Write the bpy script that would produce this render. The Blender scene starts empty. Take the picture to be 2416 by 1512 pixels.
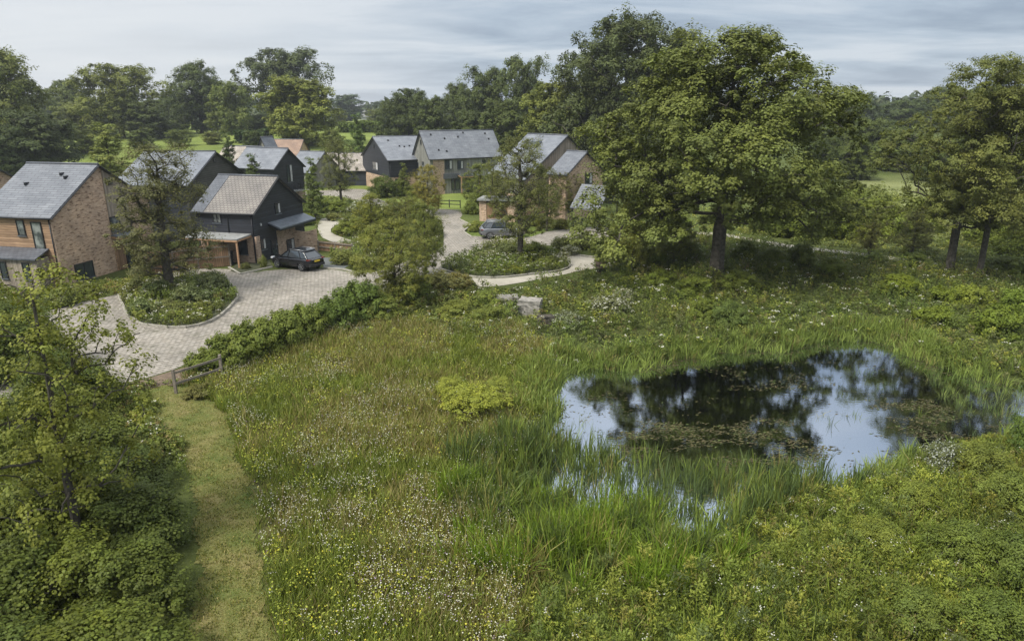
import bpy, bmesh, math, random
import numpy as np
from mathutils import Vector, Matrix
R = math.radians
rng = np.random.default_rng(7)
random.seed(7)
sc = bpy.context.scene
# ------------------------------------------------------------------ camera
PITCH = 17.18; CAMH = 12.0; FPX = 1611.0
cam_d = bpy.data.cameras.new("camera"); cam = bpy.data.objects.new("camera", cam_d)
sc.collection.objects.link(cam)
cam_d.sensor_width = 36.0; cam_d.lens = 36.0 * FPX / 2416.0
cam_d.clip_start = 0.2; cam_d.clip_end = 9000
cam.location = (0, 0, CAMH); cam.rotation_euler = (R(90 - PITCH), 0, 0)
sc.camera = cam
# ------------------------------------------------------------------ light
SUN_EL, SUN_AZ = R(52), R(-130)     # azimuth from +Y towards +X
w = bpy.data.worlds.new("World"); sc.world = w; w.use_nodes = True
nt = w.node_tree; nt.nodes.clear()
def wn(t, **k):
    n = nt.nodes.new(t)
    for a, b in k.items(): setattr(n, a, b)
    return n
out = wn("ShaderNodeOutputWorld"); bg = wn("ShaderNodeBackground"); bg2 = wn("ShaderNodeBackground"); mx = wn("ShaderNodeMixShader")
sky = wn("ShaderNodeTexSky", sky_type='NISHITA'); sky.sun_disc = False; sky.sun_elevation = SUN_EL; sky.sun_rotation = SUN_AZ
nt.links.new(sky.outputs[0], bg.inputs[0]); bg.inputs[1].default_value = 0.06
tc = wn("ShaderNodeTexCoord"); sep = wn("ShaderNodeSeparateXYZ"); nt.links.new(tc.outputs['Generated'], sep.inputs[0])
# project the view direction on a flat cloud layer: x/(z+k), y/(z+k)
za = wn("ShaderNodeMath", operation='ADD'); nt.links.new(sep.outputs[2], za.inputs[0]); za.inputs[1].default_value = 0.10
zm = wn("ShaderNodeMath", operation='MAXIMUM'); nt.links.new(za.outputs[0], zm.inputs[0]); zm.inputs[1].default_value = 0.05
dx = wn("ShaderNodeMath", operation='DIVIDE'); nt.links.new(sep.outputs[0], dx.inputs[0]); nt.links.new(zm.outputs[0], dx.inputs[1])
dy = wn("ShaderNodeMath", operation='DIVIDE'); nt.links.new(sep.outputs[1], dy.inputs[0]); nt.links.new(zm.outputs[0], dy.inputs[1])
cb = wn("ShaderNodeCombineXYZ"); nt.links.new(dx.outputs[0], cb.inputs[0]); nt.links.new(dy.outputs[0], cb.inputs[1])
mp = wn("ShaderNodeMapping"); nt.links.new(cb.outputs[0], mp.inputs[0]); mp.inputs['Scale'].default_value = (0.55, 0.95, 1); mp.inputs['Location'].default_value = (3.1, 0.4, 0); mp.inputs['Rotation'].default_value = (0, 0, R(-14))
n1 = wn("ShaderNodeTexNoise"); nt.links.new(mp.outputs[0], n1.inputs['Vector']); n1.inputs['Scale'].default_value = 1.0; n1.inputs['Detail'].default_value = 6; n1.inputs['Roughness'].default_value = 0.58; n1.inputs['Distortion'].default_value = 0.35
cr = wn("ShaderNodeValToRGB"); nt.links.new(n1.outputs[0], cr.inputs[0])
cr.color_ramp.elements[0].position = 0.34; cr.color_ramp.elements[0].color = (.31, .385, .49, 1)
cr.color_ramp.elements[1].position = 0.61; cr.color_ramp.elements[1].color = (0.66, 0.72, 0.79, 1)
e = cr.color_ramp.elements.new(0.48); e.color = (0.47, 0.555, 0.66, 1)
# brighter thin cloud low in the west (left of the view), as in the photograph
dotn = wn("ShaderNodeVectorMath", operation='DOT_PRODUCT'); nt.links.new(tc.outputs['Generated'], dotn.inputs[0]); dotn.inputs[1].default_value = (-0.62, 0.78, 0.08)
mr = wn("ShaderNodeMapRange"); nt.links.new(dotn.outputs['Value'], mr.inputs[0]); mr.inputs[1].default_value = 0.80; mr.inputs[2].default_value = 1.0; mr.inputs[3].default_value = 0; mr.inputs[4].default_value = 0.8
mc = wn("ShaderNodeMix", data_type='RGBA'); nt.links.new(mr.outputs[0], mc.inputs[0]); nt.links.new(cr.outputs[0], mc.inputs[6]); mc.inputs[7].default_value = (0.86, 0.88, 0.90, 1)
# overcast skies are brighter overhead than at the horizon
mz = wn("ShaderNodeMapRange", interpolation_type='SMOOTHSTEP'); nt.links.new(sep.outputs[2], mz.inputs[0]); mz.inputs[1].default_value = .22; mz.inputs[2].default_value = .95; mz.inputs[3].default_value = .60; mz.inputs[4].default_value = 1.55
mn = wn("ShaderNodeMix", data_type='RGBA'); mzz = wn("ShaderNodeMapRange"); nt.links.new(sep.outputs[2], mzz.inputs[0]); mzz.inputs[1].default_value = .35; mzz.inputs[2].default_value = .9; mzz.inputs[4].default_value = .75
nt.links.new(mzz.outputs[0], mn.inputs[0]); nt.links.new(mc.outputs[2], mn.inputs[6]); mn.inputs[7].default_value = (.66, .65, .62, 1)
nt.links.new(mn.outputs[2], bg2.inputs[0]); nt.links.new(mz.outputs[0], bg2.inputs[1])
mx.inputs[0].default_value = 0.88
nt.links.new(bg.outputs[0], mx.inputs[1]); nt.links.new(bg2.outputs[0], mx.inputs[2]); nt.links.new(mx.outputs[0], out.inputs[0])
sd = bpy.data.lights.new("sun", 'SUN'); sd.energy = 2.6; sd.angle = R(14); sd.color = (1.0, 0.95, 0.86)
sun = bpy.data.objects.new("sun", sd); sc.collection.objects.link(sun)
sv = Vector((math.sin(SUN_AZ) * math.cos(SUN_EL), math.cos(SUN_AZ) * math.cos(SUN_EL), math.sin(SUN_EL)))
sun.rotation_euler = sv.to_track_quat('Z', 'Y').to_euler()
vs = sc.view_settings
vs.view_transform = 'Standard'; vs.look = 'None'; vs.gamma = 1; vs.use_curve_mapping = False; vs.exposure = 0.76
sc.cycles.max_bounces = 6; sc.cycles.diffuse_bounces = 3; sc.cycles.transmission_bounces = 4; sc.cycles.glossy_bounces = 3
sc.cycles.use_adaptive_sampling = True

# ------------------------------------------------------------------ geometry helpers
CP, SP = math.cos(R(PITCH)), math.sin(R(PITCH))
def ray(u, v):
    a = (u - 1208) / FPX; b = (756 - v) / FPX
    return np.array([a, CP + b * SP, -SP + b * CP])
def P(u, v, z=0.0):
    d = ray(u, v); t = (z - CAMH) / d[2]; return np.array([0, 0, CAMH]) + t * d
def PY(u, v, Y):
    d = ray(u, v); return np.array([0, 0, CAMH]) + d * (Y / d[1])
def poly(pts, z=0): return np.array([P(u, v, z)[:2] for u, v in pts])
def inpoly(x, y, pl):
    x = np.asarray(x); y = np.asarray(y); c = np.zeros(x.shape, bool); n = len(pl)
    for i in range(n):
        x1, y1 = pl[i]; x2, y2 = pl[i - 1]
        if y1 == y2: continue
        m = ((y1 > y) != (y2 > y)) & (x < (x2 - x1) * (y - y1) / (y2 - y1) + x1); c ^= m
    return c
def edist(x, y, pl):
    d = np.full(np.shape(x), 1e9)
    for i in range(len(pl)):
        a = pl[i - 1]; b = pl[i]; ab = b - a; L = ab @ ab + 1e-9
        t = np.clip(((x - a[0]) * ab[0] + (y - a[1]) * ab[1]) / L, 0, 1)
        d = np.minimum(d, np.hypot(x - a[0] - t * ab[0], y - a[1] - t * ab[1]))
    return d
_H = np.random.default_rng(99).random(65536)
def noise(x, y, s=1.0, k=0):
    x = np.asarray(x, float) / s + 1000; y = np.asarray(y, float) / s + 1000
    xi = np.floor(x).astype(int); yi = np.floor(y).astype(int); fx = x - xi; fy = y - yi
    fx = fx * fx * (3 - 2 * fx); fy = fy * fy * (3 - 2 * fy)
    h = lambda a, b: _H[((a * 374761 + b * 668265 + k * 9277) ^ (a * 31 + b * 17)) & 65535]
    return (h(xi, yi) * (1 - fx) + h(xi + 1, yi) * fx) * (1 - fy) + (h(xi, yi + 1) * (1 - fx) + h(xi + 1, yi + 1) * fx) * fy
def fbm(x, y, s, k=0): return (noise(x, y, s, k) + .5 * noise(x, y, s / 2.1, k + 1) + .25 * noise(x, y, s / 4.3, k + 2)) / 1.75
def smooth_poly(pl, it=2):
    for _ in range(it):
        q = []
        for i in range(len(pl)):
            a = pl[i]; b = pl[(i + 1) % len(pl)]; q += [a * .75 + b * .25, a * .25 + b * .75]
        pl = np.array(q)
    return pl
def link(o, parent=None):
    sc.collection.objects.link(o)
    if parent is not None: o.parent = parent
    return o
def tag(o, label, cat, group=None, kind=None):
    if label: o["label"] = label
    if cat: o["category"] = cat
    if group: o["group"] = group
    if kind: o["kind"] = kind
    return o
def empty(name, loc=(0, 0, 0), rz=0, label=None, cat=None, group=None):
    o = bpy.data.objects.new(name, None); o.location = loc; o.rotation_euler = (0, 0, rz); o.empty_display_size = .3
    link(o); return tag(o, label, cat, group)
def quads(name, V, mat, col=None, parent=None, nv=4):
    """V (N,nv,3) polygons; col (N,3)"""
    n = len(V); me = bpy.data.meshes.new(name)
    me.vertices.add(n * nv); me.vertices.foreach_set("co", V.astype(np.float32).ravel())
    me.loops.add(n * nv); me.loops.foreach_set("vertex_index", np.arange(n * nv, dtype=np.int32))
    me.polygons.add(n); me.polygons.foreach_set("loop_start", np.arange(0, n * nv, nv, dtype=np.int32))
    me.update(calc_edges=True)
    if col is not None:
        a = me.color_attributes.new("col", 'FLOAT_COLOR', 'POINT')
        c = np.ones((n, nv, 4), np.float32); c[:, :, :3] = col[:, None, :]
        a.data.foreach_set("color", c.ravel())
    me.materials.append(mat)
    o = bpy.data.objects.new(name, me); return link(o, parent)
class MB:
    def __init__(s): s.v = []; s.f = []; s.sm = []
    def add(s, vs, fs, smooth=False):
        b = len(s.v); s.v += [tuple(map(float, v)) for v in vs]; s.f += [tuple(i + b for i in f) for f in fs]; s.sm += [smooth] * len(fs); return s
    def box(s, x0, x1, y0, y1, z0, z1, M=None):
        vs = [(x, y, z) for x in (x0, x1) for y in (y0, y1) for z in (z0, z1)]
        if M: vs = [M(*q) for q in vs]
        return s.add(vs, [(0, 1, 3, 2), (4, 6, 7, 5), (0, 4, 5, 1), (2, 3, 7, 6), (0, 2, 6, 4), (1, 5, 7, 3)])
    def hexa(s, b, t):
        n = len(b); s.add(list(b) + list(t), [tuple(range(n))[::-1], tuple(range(n, 2 * n))] + [(i, (i + 1) % n, n + (i + 1) % n, n + i) for i in range(n)]); return s
    def bar(s, a, b, wd, ht, up=(0, 0, 1)):
        a = Vector(a); b = Vector(b); d = (b - a).normalized(); sd = d.cross(Vector(up)).normalized() * wd / 2; u = sd.cross(d).normalized() * ht / 2
        r = [a - sd - u, a + sd - u, a + sd + u, a - sd + u]; q = [p + (b - a) for p in r]
        return s.hexa(r, q)
    def tube(s, pts, rad, n=6, cap=True):
        pts = [Vector(p) for p in pts]; rings = []; vs = []
        for i, p in enumerate(pts):
            d = (pts[min(i + 1, len(pts) - 1)] - pts[max(i - 1, 0)]); d = d.normalized() if d.length > 1e-6 else Vector((0, 0, 1))
            ax = d.cross(Vector((0.31, 0.95, 0.05))).normalized(); ay = d.cross(ax)
            r = rad[i] if hasattr(rad, '__len__') else rad
            for k in range(n):
                a = 2 * math.pi * k / n; vs.append(p + ax * math.cos(a) * r + ay * math.sin(a) * r)
        fs = [(i * n + k, i * n + (k + 1) % n, (i + 1) * n + (k + 1) % n, (i + 1) * n + k) for i in range(len(pts) - 1) for k in range(n)]
        if cap: fs += [tuple(range(n))[::-1], tuple((len(pts) - 1) * n + k for k in range(n))]
        return s.add(vs, fs, True)
    def build(s, name, mat, parent=None, bevel=0):
        me = bpy.data.meshes.new(name); me.from_pydata(s.v, [], s.f); me.update()
        bm = bmesh.new(); bm.from_mesh(me); bmesh.ops.recalc_face_normals(bm, faces=bm.faces)
        uv = bm.loops.layers.uv.new("UVMap")
        for f in bm.faces:
            n = f.normal
            if abs(n.z) > 0.985: t = Vector((1, 0, 0)); b = Vector((0, 1, 0))
            else:
                t = Vector((0, 0, 1)).cross(n).normalized(); b = n.cross(t)
            for l in f.loops: l[uv].uv = (l.vert.co.dot(t), l.vert.co.dot(b))
        bm.to_mesh(me); bm.free()
        if any(s.sm): me.polygons.foreach_set("use_smooth", s.sm)
        me.materials.append(mat)
        o = bpy.data.objects.new(name, me); link(o, parent)
        if bevel:
            m = o.modifiers.new("bevel", 'BEVEL'); m.width = bevel; m.segments = 2; m.limit_method = 'ANGLE'; m.angle_limit = R(35)
        return o

# ------------------------------------------------------------------ materials
def mat(name):
    m = bpy.data.materials.new(name); m.use_nodes = True; t = m.node_tree
    b = t.nodes["Principled BSDF"]; return m, t, b
def N(t, typ, **k):
    n = t.nodes.new(typ)
    for a, v in k.items():
        if hasattr(n, a) and not a.startswith('_'): setattr(n, a, v)
    return n
def ramp(t, fac, stops):
    r = N(t, "ShaderNodeValToRGB"); t.links.new(fac, r.inputs[0]); el = r.color_ramp.elements
    while len(el) < len(stops): el.new(0.5)
    for i, (p, c) in enumerate(stops): el[i].position = p; el[i].color = (*c, 1)
    return r.outputs[0]
def noisen(t, vec, scale, detail=4, rough=.55):
    n = N(t, "ShaderNodeTexNoise"); n.inputs['Scale'].default_value = scale; n.inputs['Detail'].default_value = detail; n.inputs['Roughness'].default_value = rough
    if vec is not None: t.links.new(vec, n.inputs['Vector'])
    return n.outputs[0]
def mul(t, a, b, fac=1.0, mode='MULTIPLY'):
    m = N(t, "ShaderNodeMix"); m.data_type = 'RGBA'; m.blend_type = mode
    if hasattr(fac, 'is_linked'): t.links.new(fac, m.inputs[0])
    else: m.inputs[0].default_value = fac
    for i, x in ((6, a), (7, b)):
        if isinstance(x, tuple): m.inputs[i].default_value = (*x, 1)
        else: t.links.new(x, m.inputs[i])
    return m.outputs[2]
def bump(t, b, h, strength=.4, dist=.02):
    n = N(t, "ShaderNodeBump"); n.inputs['Strength'].default_value = strength; n.inputs['Distance'].default_value = dist
    t.links.new(h, n.inputs['Height']); t.links.new(n.outputs[0], b.inputs['Normal'])
def plain(name, col, rough=.6, metal=0, spec=.5, var=.25, ns=6):
    m, t, b = mat(name); tcx = N(t, "ShaderNodeTexCoord")
    nz = noisen(t, tcx.outputs['Object'], ns)
    c = ramp(t, nz, [(.3, tuple(x * (1 - var) for x in col)), (.7, tuple(min(1, x * (1 + var)) for x in col))])
    t.links.new(c, b.inputs['Base Color']); b.inputs['Roughness'].default_value = rough; b.inputs['Metallic'].default_value = metal
    b.inputs['Specular IOR Level'].default_value = spec
    return m
def coursed(name, c1, c2, mortar, bw, bh, ms=.01, rough=.75, patch=None, bstr=.5, offset=.5, blot=0, wav=0.0, spec=.35):
    m, t, b = mat(name); uv = N(t, "ShaderNodeUVMap"); uvo = uv.outputs[0]
    if wav:
        nz = N(t, "ShaderNodeTexNoise"); nz.inputs['Scale'].default_value = 2.2; t.links.new(uvo, nz.inputs['Vector'])
        va = N(t, "ShaderNodeVectorMath", operation='SCALE'); t.links.new(nz.outputs['Color'], va.inputs[0]); va.inputs['Scale'].default_value = wav
        vb = N(t, "ShaderNodeVectorMath", operation='ADD'); t.links.new(uvo, vb.inputs[0]); t.links.new(va.outputs[0], vb.inputs[1]); uvv = vb.outputs[0]
    else: uvv = uvo
    br = N(t, "ShaderNodeTexBrick"); br.offset = offset; t.links.new(uvv, br.inputs['Vector'])
    br.inputs['Scale'].default_value = 1; br.inputs['Brick Width'].default_value = bw; br.inputs['Row Height'].default_value = bh
    br.inputs['Mortar Size'].default_value = ms; br.inputs['Mortar Smooth'].default_value = .2; br.inputs['Bias'].default_value = 0
    br.inputs['Color1'].default_value = (*c1, 1); br.inputs['Color2'].default_value = (*c2, 1); br.inputs['Mortar'].default_value = (*mortar, 1)
    big = ramp(t, noisen(t, uvo, .7, 5), [(.3, (.72, .72, .74)), (.7, (1.2, 1.18, 1.15))])
    c = mul(t, br.outputs['Color'], big)
    if blot:
        mpn = N(t, "ShaderNodeMapping"); mpn.inputs['Scale'].default_value = (3.0, 8.5, 1); t.links.new(uvo, mpn.inputs[0])
        bl = ramp(t, noisen(t, mpn.outputs[0], .9, 3), [(.37, (.30, .25, .22)), (.45, (1, 1, 1)), (.62, (1.0, 1.0, 1.0)), (.72, (1.35, 1.3, 1.22))]); c = mul(t, c, bl, blot)
    t.links.new(c, b.inputs['Base Color'])
    b.inputs['Roughness'].default_value = rough; b.inputs['Specular IOR Level'].default_value = spec
    bump(t, b, c, bstr, .03)
    return m
def boards(name, col, pitch, vertical=False, rough=.7, var=.35, gap=.3, spec=.3):
    m, t, b = mat(name); uv = N(t, "ShaderNodeUVMap"); sp = N(t, "ShaderNodeSeparateXYZ"); t.links.new(uv.outputs[0], sp.inputs[0])
    co = sp.outputs[0 if vertical else 1]; al = sp.outputs[1 if vertical else 0]
    d = N(t, "ShaderNodeMath", operation='DIVIDE'); t.links.new(co, d.inputs[0]); d.inputs[1].default_value = pitch
    fr = N(t, "ShaderNodeMath", operation='FRACT'); t.links.new(d.outputs[0], fr.inputs[0])
    fl = N(t, "ShaderNodeMath", operation='FLOOR'); t.links.new(d.outputs[0], fl.inputs[0])
    wn_ = N(t, "ShaderNodeTexWhiteNoise"); wn_.noise_dimensions = '1D'; t.links.new(fl.outputs[0], wn_.inputs['W'])
    sc_ = N(t, "ShaderNodeMapping"); t.links.new(uv.outputs[0], sc_.inputs[0]); sc_.inputs['Scale'].default_value = (18, 1.2, 1) if vertical else (1.2, 18, 1)
    gr = noisen(t, sc_.outputs[0], 1, 5)
    c = ramp(t, gr, [(.25, tuple(x * (1 - var) for x in col)), (.75, tuple(x * (1 + var) for x in col))])
    bv = ramp(t, wn_.outputs[0], [(0, (.78, .77, .76)), (1, (1.18, 1.18, 1.2))]); c = mul(t, c, bv)
    g = ramp(t, fr.outputs[0], [(0, (gap, gap, gap)), (.1, (gap, gap, gap)), (.2, (1, 1, 1)), (1, (1, 1, 1))]); c = mul(t, c, g)
    big = ramp(t, noisen(t, uv.outputs[0], .6, 3), [(.3, (.8, .8, .8)), (.7, (1.15, 1.15, 1.15))]); c = mul(t, c, big)
    t.links.new(c, b.inputs['Base Color']); b.inputs['Roughness'].default_value = rough; b.inputs['Specular IOR Level'].default_value = spec
    bump(t, b, fr.outputs[0], .6, .03)
    return m
def leafmat(name, trans=.22, rough=.5, spec=.35):
    m, t, b = mat(name); a = N(t, "ShaderNodeAttribute"); a.attribute_name = "col"; oi = N(t, "ShaderNodeObjectInfo")
    c = mul(t, a.outputs['Color'], oi.outputs['Color'])
    t.links.new(c, b.inputs['Base Color']); b.inputs['Roughness'].default_value = rough; b.inputs['Specular IOR Level'].default_value = spec
    tr = N(t, "ShaderNodeBsdfTranslucent"); c2 = mul(t, c, (1.25, 1.3, .6)); t.links.new(c2, tr.inputs[0])
    mxs = N(t, "ShaderNodeMixShader"); mxs.inputs[0].default_value = trans; t.links.new(b.outputs[0], mxs.inputs[1]); t.links.new(tr.outputs[0], mxs.inputs[2])
    t.links.new(mxs.outputs[0], t.nodes["Material Output"].inputs[0]); return m
M = {}
M['leaf'] = leafmat("leaf", .2, .6, .22); M['blade'] = leafmat("grass_blade", .25, .55, .25)
M['petal'] = leafmat("petal", .2, .6, .2)
M['bark'] = plain("bark", (.075, .068, .055), .9, ns=5, var=.5, spec=.15)
M['slate'] = coursed("slate", (.125, .138, .160), (.165, .178, .20), (.055, .06, .07), .9, .24, .026, .5, bstr=.5, spec=.6, wav=.03)
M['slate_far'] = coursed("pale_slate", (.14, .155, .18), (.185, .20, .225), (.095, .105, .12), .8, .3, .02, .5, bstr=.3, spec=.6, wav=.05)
M['slate_dark'] = coursed("dark_slate", (.07, .078, .095), (.105, .115, .135), (.035, .04, .045), .35, .25, .02, .45, bstr=.4, spec=.6)
M['tile'] = coursed("brown_tile", (.205, .192, .178), (.222, .208, .193), (.10, .092, .084), .34, .27, .034, .75, bstr=.7)
M['shingle'] = coursed("weathered_shingle", (.27, .24, .205), (.36, .33, .29), (.17, .155, .14), .4, .4, .02, .8)
M['rust_tile'] = coursed("rust_tile", (.25, .17, .125), (.29, .205, .155), (.18, .13, .10), .4, .35, .02, .8)
M['brick'] = coursed("brick", (.43, .28, .185), (.60, .43, .31), (.46, .39, .31), .225, .075, .010, .85, blot=.85, bstr=.6, wav=.03)
M['brick_pale'] = coursed("pale_brick", (.36, .24, .17), (.47, .34, .25), (.40, .34, .28), .225, .075, .010, .85, blot=.7, bstr=.6, wav=.03)
M['boards_orange'] = boards("orange_boards", (.42, .275, .17), .17, False, gap=.42)
M['boards_black'] = boards("black_boards", (.028, .032, .042), .2, False, rough=.55, gap=.35, spec=.5, var=.4)
M['boards_dark'] = boards("dark_boards", (.045, .05, .062), .17, False, rough=.6, gap=.45)
M['boards_brown'] = boards("brown_grey_boards", (.085, .082, .075), .2, False, rough=.7, gap=.4)
M['boards_grey'] = boards("grey_boards", (.235, .235, .205), .16, True, gap=.45, var=.3)
M['boards_silver'] = boards("silver_boards", (.30, .255, .205), .13, True, gap=.4, var=.35)
M['wood'] = boards("fence_wood", (.27, .17, .10), .14, True, gap=.4)
M['oak_wood'] = plain("oak_frame", (.38, .235, .14), .7, ns=8, spec=.2)
M['post_wood'] = plain("weathered_wood", (.20, .175, .145), .85, ns=10, spec=.2)
M['frame'] = plain("window_frame", (.02, .022, .026), .4, spec=.5)
M['lead'] = plain("lead_sheet", (.13, .15, .175), .42, metal=.1, spec=.6, ns=3)
M['zinc'] = plain("pale_flat_roof", (.25, .255, .25), .6, ns=3)
M['black_metal'] = plain("black_metal", (.018, .02, .024), .45, ns=5)
M['curtain'] = plain("curtain", (.42, .42, .42), .9)
m, t, b = mat("pane"); M['pane'] = m
b.inputs['Base Color'].default_value = (.035, .045, .055, 1); b.inputs['Roughness'].default_value = .06; b.inputs['IOR'].default_value = 1.9
m, t, b = mat("pale_pane"); M['pane_pale'] = m
uvn = N(t, "ShaderNodeTexCoord"); c = ramp(t, noisen(t, uvn.outputs['Object'], 1.6, 2), [(.4, (.05, .06, .065)), (.6, (.26, .28, .27))]); t.links.new(c, b.inputs['Base Color'])
b.inputs['Roughness'].default_value = .1; b.inputs['IOR'].default_value = 1.8
# paving
m, t, b = mat("block_paving"); M['paving'] = m
tcx = N(t, "ShaderNodeTexCoord"); mpn = N(t, "ShaderNodeMapping"); t.links.new(tcx.outputs['Object'], mpn.inputs[0]); mpn.inputs['Rotation'].default_value = (0, 0, R(24))
br = N(t, "ShaderNodeTexBrick"); t.links.new(mpn.outputs[0], br.inputs['Vector']); br.inputs['Scale'].default_value = 1; br.inputs['Brick Width'].default_value = .34; br.inputs['Row Height'].default_value = .21
br.inputs['Mortar Size'].default_value = .022; br.inputs['Color1'].default_value = (.245, .222, .195, 1); br.inputs['Color2'].default_value = (.335, .310, .28, 1); br.inputs['Mortar'].default_value = (.13, .12, .095, 1)
big = ramp(t, noisen(t, tcx.outputs['Object'], .35, 6, .6), [(.3, (.80, .80, .79)), (.7, (1.15, 1.14, 1.12))])
mid = ramp(t, noisen(t, tcx.outputs['Object'], 3.5, 3), [(.3, (.78, .78, .78)), (.7, (1.2, 1.19, 1.17))])
c = mul(t, mul(t, br.outputs[0], big), mid); c = mul(t, c, ramp(t, noisen(t, tcx.outputs['Object'], 1.1, 6, .7), [(.33, (.58, .60, .52)), (.46, (1, 1, 1))])); t.links.new(c, b.inputs['Base Color']); b.inputs['Roughness'].default_value = .78; b.inputs['Specular IOR Level'].default_value = .35; bump(t, b, c, .6, .03)
m, t, b = mat("gravel_path"); M['path'] = m
tcx = N(t, "ShaderNodeTexCoord"); c = mul(t, ramp(t, noisen(t, tcx.outputs['Object'], 30, 3), [(.3, (.27, .25, .205)), (.7, (.44, .41, .35))]), ramp(t, noisen(t, tcx.outputs['Object'], .5, 5), [(.3, (.8, .8, .78)), (.7, (1.1, 1.1, 1.1))])); t.links.new(c, b.inputs['Base Color']); b.inputs['Roughness'].default_value = .9
M['dark_gravel'] = plain("dark_gravel", (.10, .11, .11), .9, ns=25, var=.4)
M['kerb'] = plain("kerb_stone", (.33, .31, .265), .85, ns=4)
M['earth'] = plain("bare_earth", (.13, .095, .065), .95, ns=6, var=.35)
M['bed'] = plain("garden_soil", (.05, .055, .025), .95, ns=3, var=.4)
M['stone'] = plain("stone", (.24, .225, .20), .9, ns=5, var=.4)
m, t, b = mat("ground"); M['ground'] = m
a = N(t, "ShaderNodeAttribute"); a.attribute_name = "col"; tcx = N(t, "ShaderNodeTexCoord")
c = mul(t, a.outputs[0], ramp(t, noisen(t, tcx.outputs['Object'], .12, 8, .65), [(.3, (.7, .72, .65)), (.7, (1.25, 1.2, 1.15))]))
c = mul(t, c, ramp(t, noisen(t, tcx.outputs['Object'], 5, 5, .7), [(.3, (.6, .62, .55)), (.7, (1.35, 1.3, 1.3))]))
t.links.new(c, b.inputs['Base Color']); b.inputs['Roughness'].default_value = .95; b.inputs['Specular IOR Level'].default_value = .1
bump(t, b, noisen(t, tcx.outputs['Object'], 4, 6, .7), .8, .15)
m, t, b = mat("mown_turf"); M['turf'] = m
tcx = N(t, "ShaderNodeTexCoord"); c = ramp(t, noisen(t, tcx.outputs['Object'], .9, 5, .6), [(.32, (.085, .115, .032)), (.5, (.14, .145, .05)), (.68, (.19, .165, .075))])
c = mul(t, c, ramp(t, noisen(t, tcx.outputs['Object'], 14, 5, .7), [(.3, (.6, .6, .5)), (.7, (1.3, 1.3, 1.25))])); t.links.new(c, b.inputs['Base Color']); b.inputs['Roughness'].default_value = .95; b.inputs['Specular IOR Level'].default_value = .1
bump(t, b, noisen(t, tcx.outputs['Object'], 12, 4, .7), .7, .06)
# water: dark peaty pond, surface reflection on top of a murky body
m, t, b = mat("pond_water"); M['water'] = m
tcx = N(t, "ShaderNodeTexCoord")
c = ramp(t, noisen(t, tcx.outputs['Object'], .35, 5, .6), [(.35, (.018, .016, .006)), (.55, (.045, .038, .012)), (.75, (.065, .045, .018))])
t.links.new(c, b.inputs['Base Color']); b.inputs['Roughness'].default_value = .9; b.inputs['Specular IOR Level'].default_value = 0
gl = N(t, "ShaderNodeBsdfGlossy"); gl.inputs['Roughness'].default_value = .012; gl.inputs['Color'].default_value = (.60, .64, .70, 1)
fr = N(t, "ShaderNodeFresnel"); fr.inputs[0].default_value = 1.62
bmp = N(t, "ShaderNodeBump"); bmp.inputs['Strength'].default_value = .05; bmp.inputs['Distance'].default_value = .02
mpn = N(t, "ShaderNodeMapping"); t.links.new(tcx.outputs['Object'], mpn.inputs[0]); mpn.inputs['Scale'].default_value = (1, 1.6, 1)
t.links.new(noisen(t, mpn.outputs[0], 5, 3), bmp.inputs['Height']); t.links.new(bmp.outputs[0], gl.inputs['Normal']); t.links.new(bmp.outputs[0], fr.inputs['Normal'])
mxs = N(t, "ShaderNodeMixShader"); t.links.new(fr.outputs[0], mxs.inputs[0]); t.links.new(b.outputs[0], mxs.inputs[1]); t.links.new(gl.outputs[0], mxs.inputs[2]); t.links.new(mxs.outputs[0], t.nodes["Material Output"].inputs[0])
def paint(name, col, rough=.25, metal=.3):
    m, t, b = mat(name); b.inputs['Base Color'].default_value = (*col, 1); b.inputs['Roughness'].default_value = rough; b.inputs['Metallic'].default_value = metal
    b.inputs['Coat Weight'].default_value = .6; b.inputs['Coat Roughness'].default_value = .08; return m
M['paint_black'] = paint("black_paint", (.012, .013, .016)); M['paint_grey'] = paint("grey_paint", (.20, .21, .23), .3, .5)
M['rubber'] = plain("tyre_rubber", (.02, .02, .02), .85); M['alloy'] = plain("alloy", (.42, .43, .45), .35, metal=.7, var=.1)
M['taillight'] = plain("red_lens", (.13, .02, .012), .2, var=.1); M['plate_yellow'] = plain("yellow_plate", (.65, .48, .05), .4, var=.05)
M['headlight'] = plain("clear_lens", (.5, .52, .55), .15, var=.1); M['trim'] = plain("black_trim", (.02, .02, .022), .6)
M['corten'] = plain("planter_wood", (.17, .125, .09), .85, ns=8)

# ------------------------------------------------------------------ regions (traced outlines turned into ground polygons)
POND = smooth_poly(poly([(1285, 985), (1300, 915), (1330, 872), (1390, 856), (1450, 872), (1540, 858), (1640, 835), (1760, 822), (1860, 826), (1925, 803), (2010, 797), (2105, 803), (2150, 835), (2230, 870), (2330, 895), (2450, 905), (2560, 930), (2520, 1020), (2416, 1018), (2300, 1040), (2190, 1080), (2090, 1118), (2020, 1145), (1930, 1160), (1800, 1180), (1730, 1225), (1660, 1290), (1600, 1300), (1540, 1262), (1450, 1240), (1330, 1250), (1240, 1265), (1195, 1215), (1240, 1130), (1290, 1090), (1270, 1040)], -.35), 2)
LOT = smooth_poly(poly([(-160, 1040), (30, 975), (280, 905), (330, 897), (440, 862), (500, 820), (560, 782), (640, 760), (740, 735), (800, 705), (880, 692), (960, 668), (1050, 640), (1080, 610), (1000, 600), (900, 640), (850, 646), (765, 633), (640, 637), (590, 645), (520, 632), (400, 640), (300, 690), (120, 730), (-160, 820)]), 1)
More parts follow.
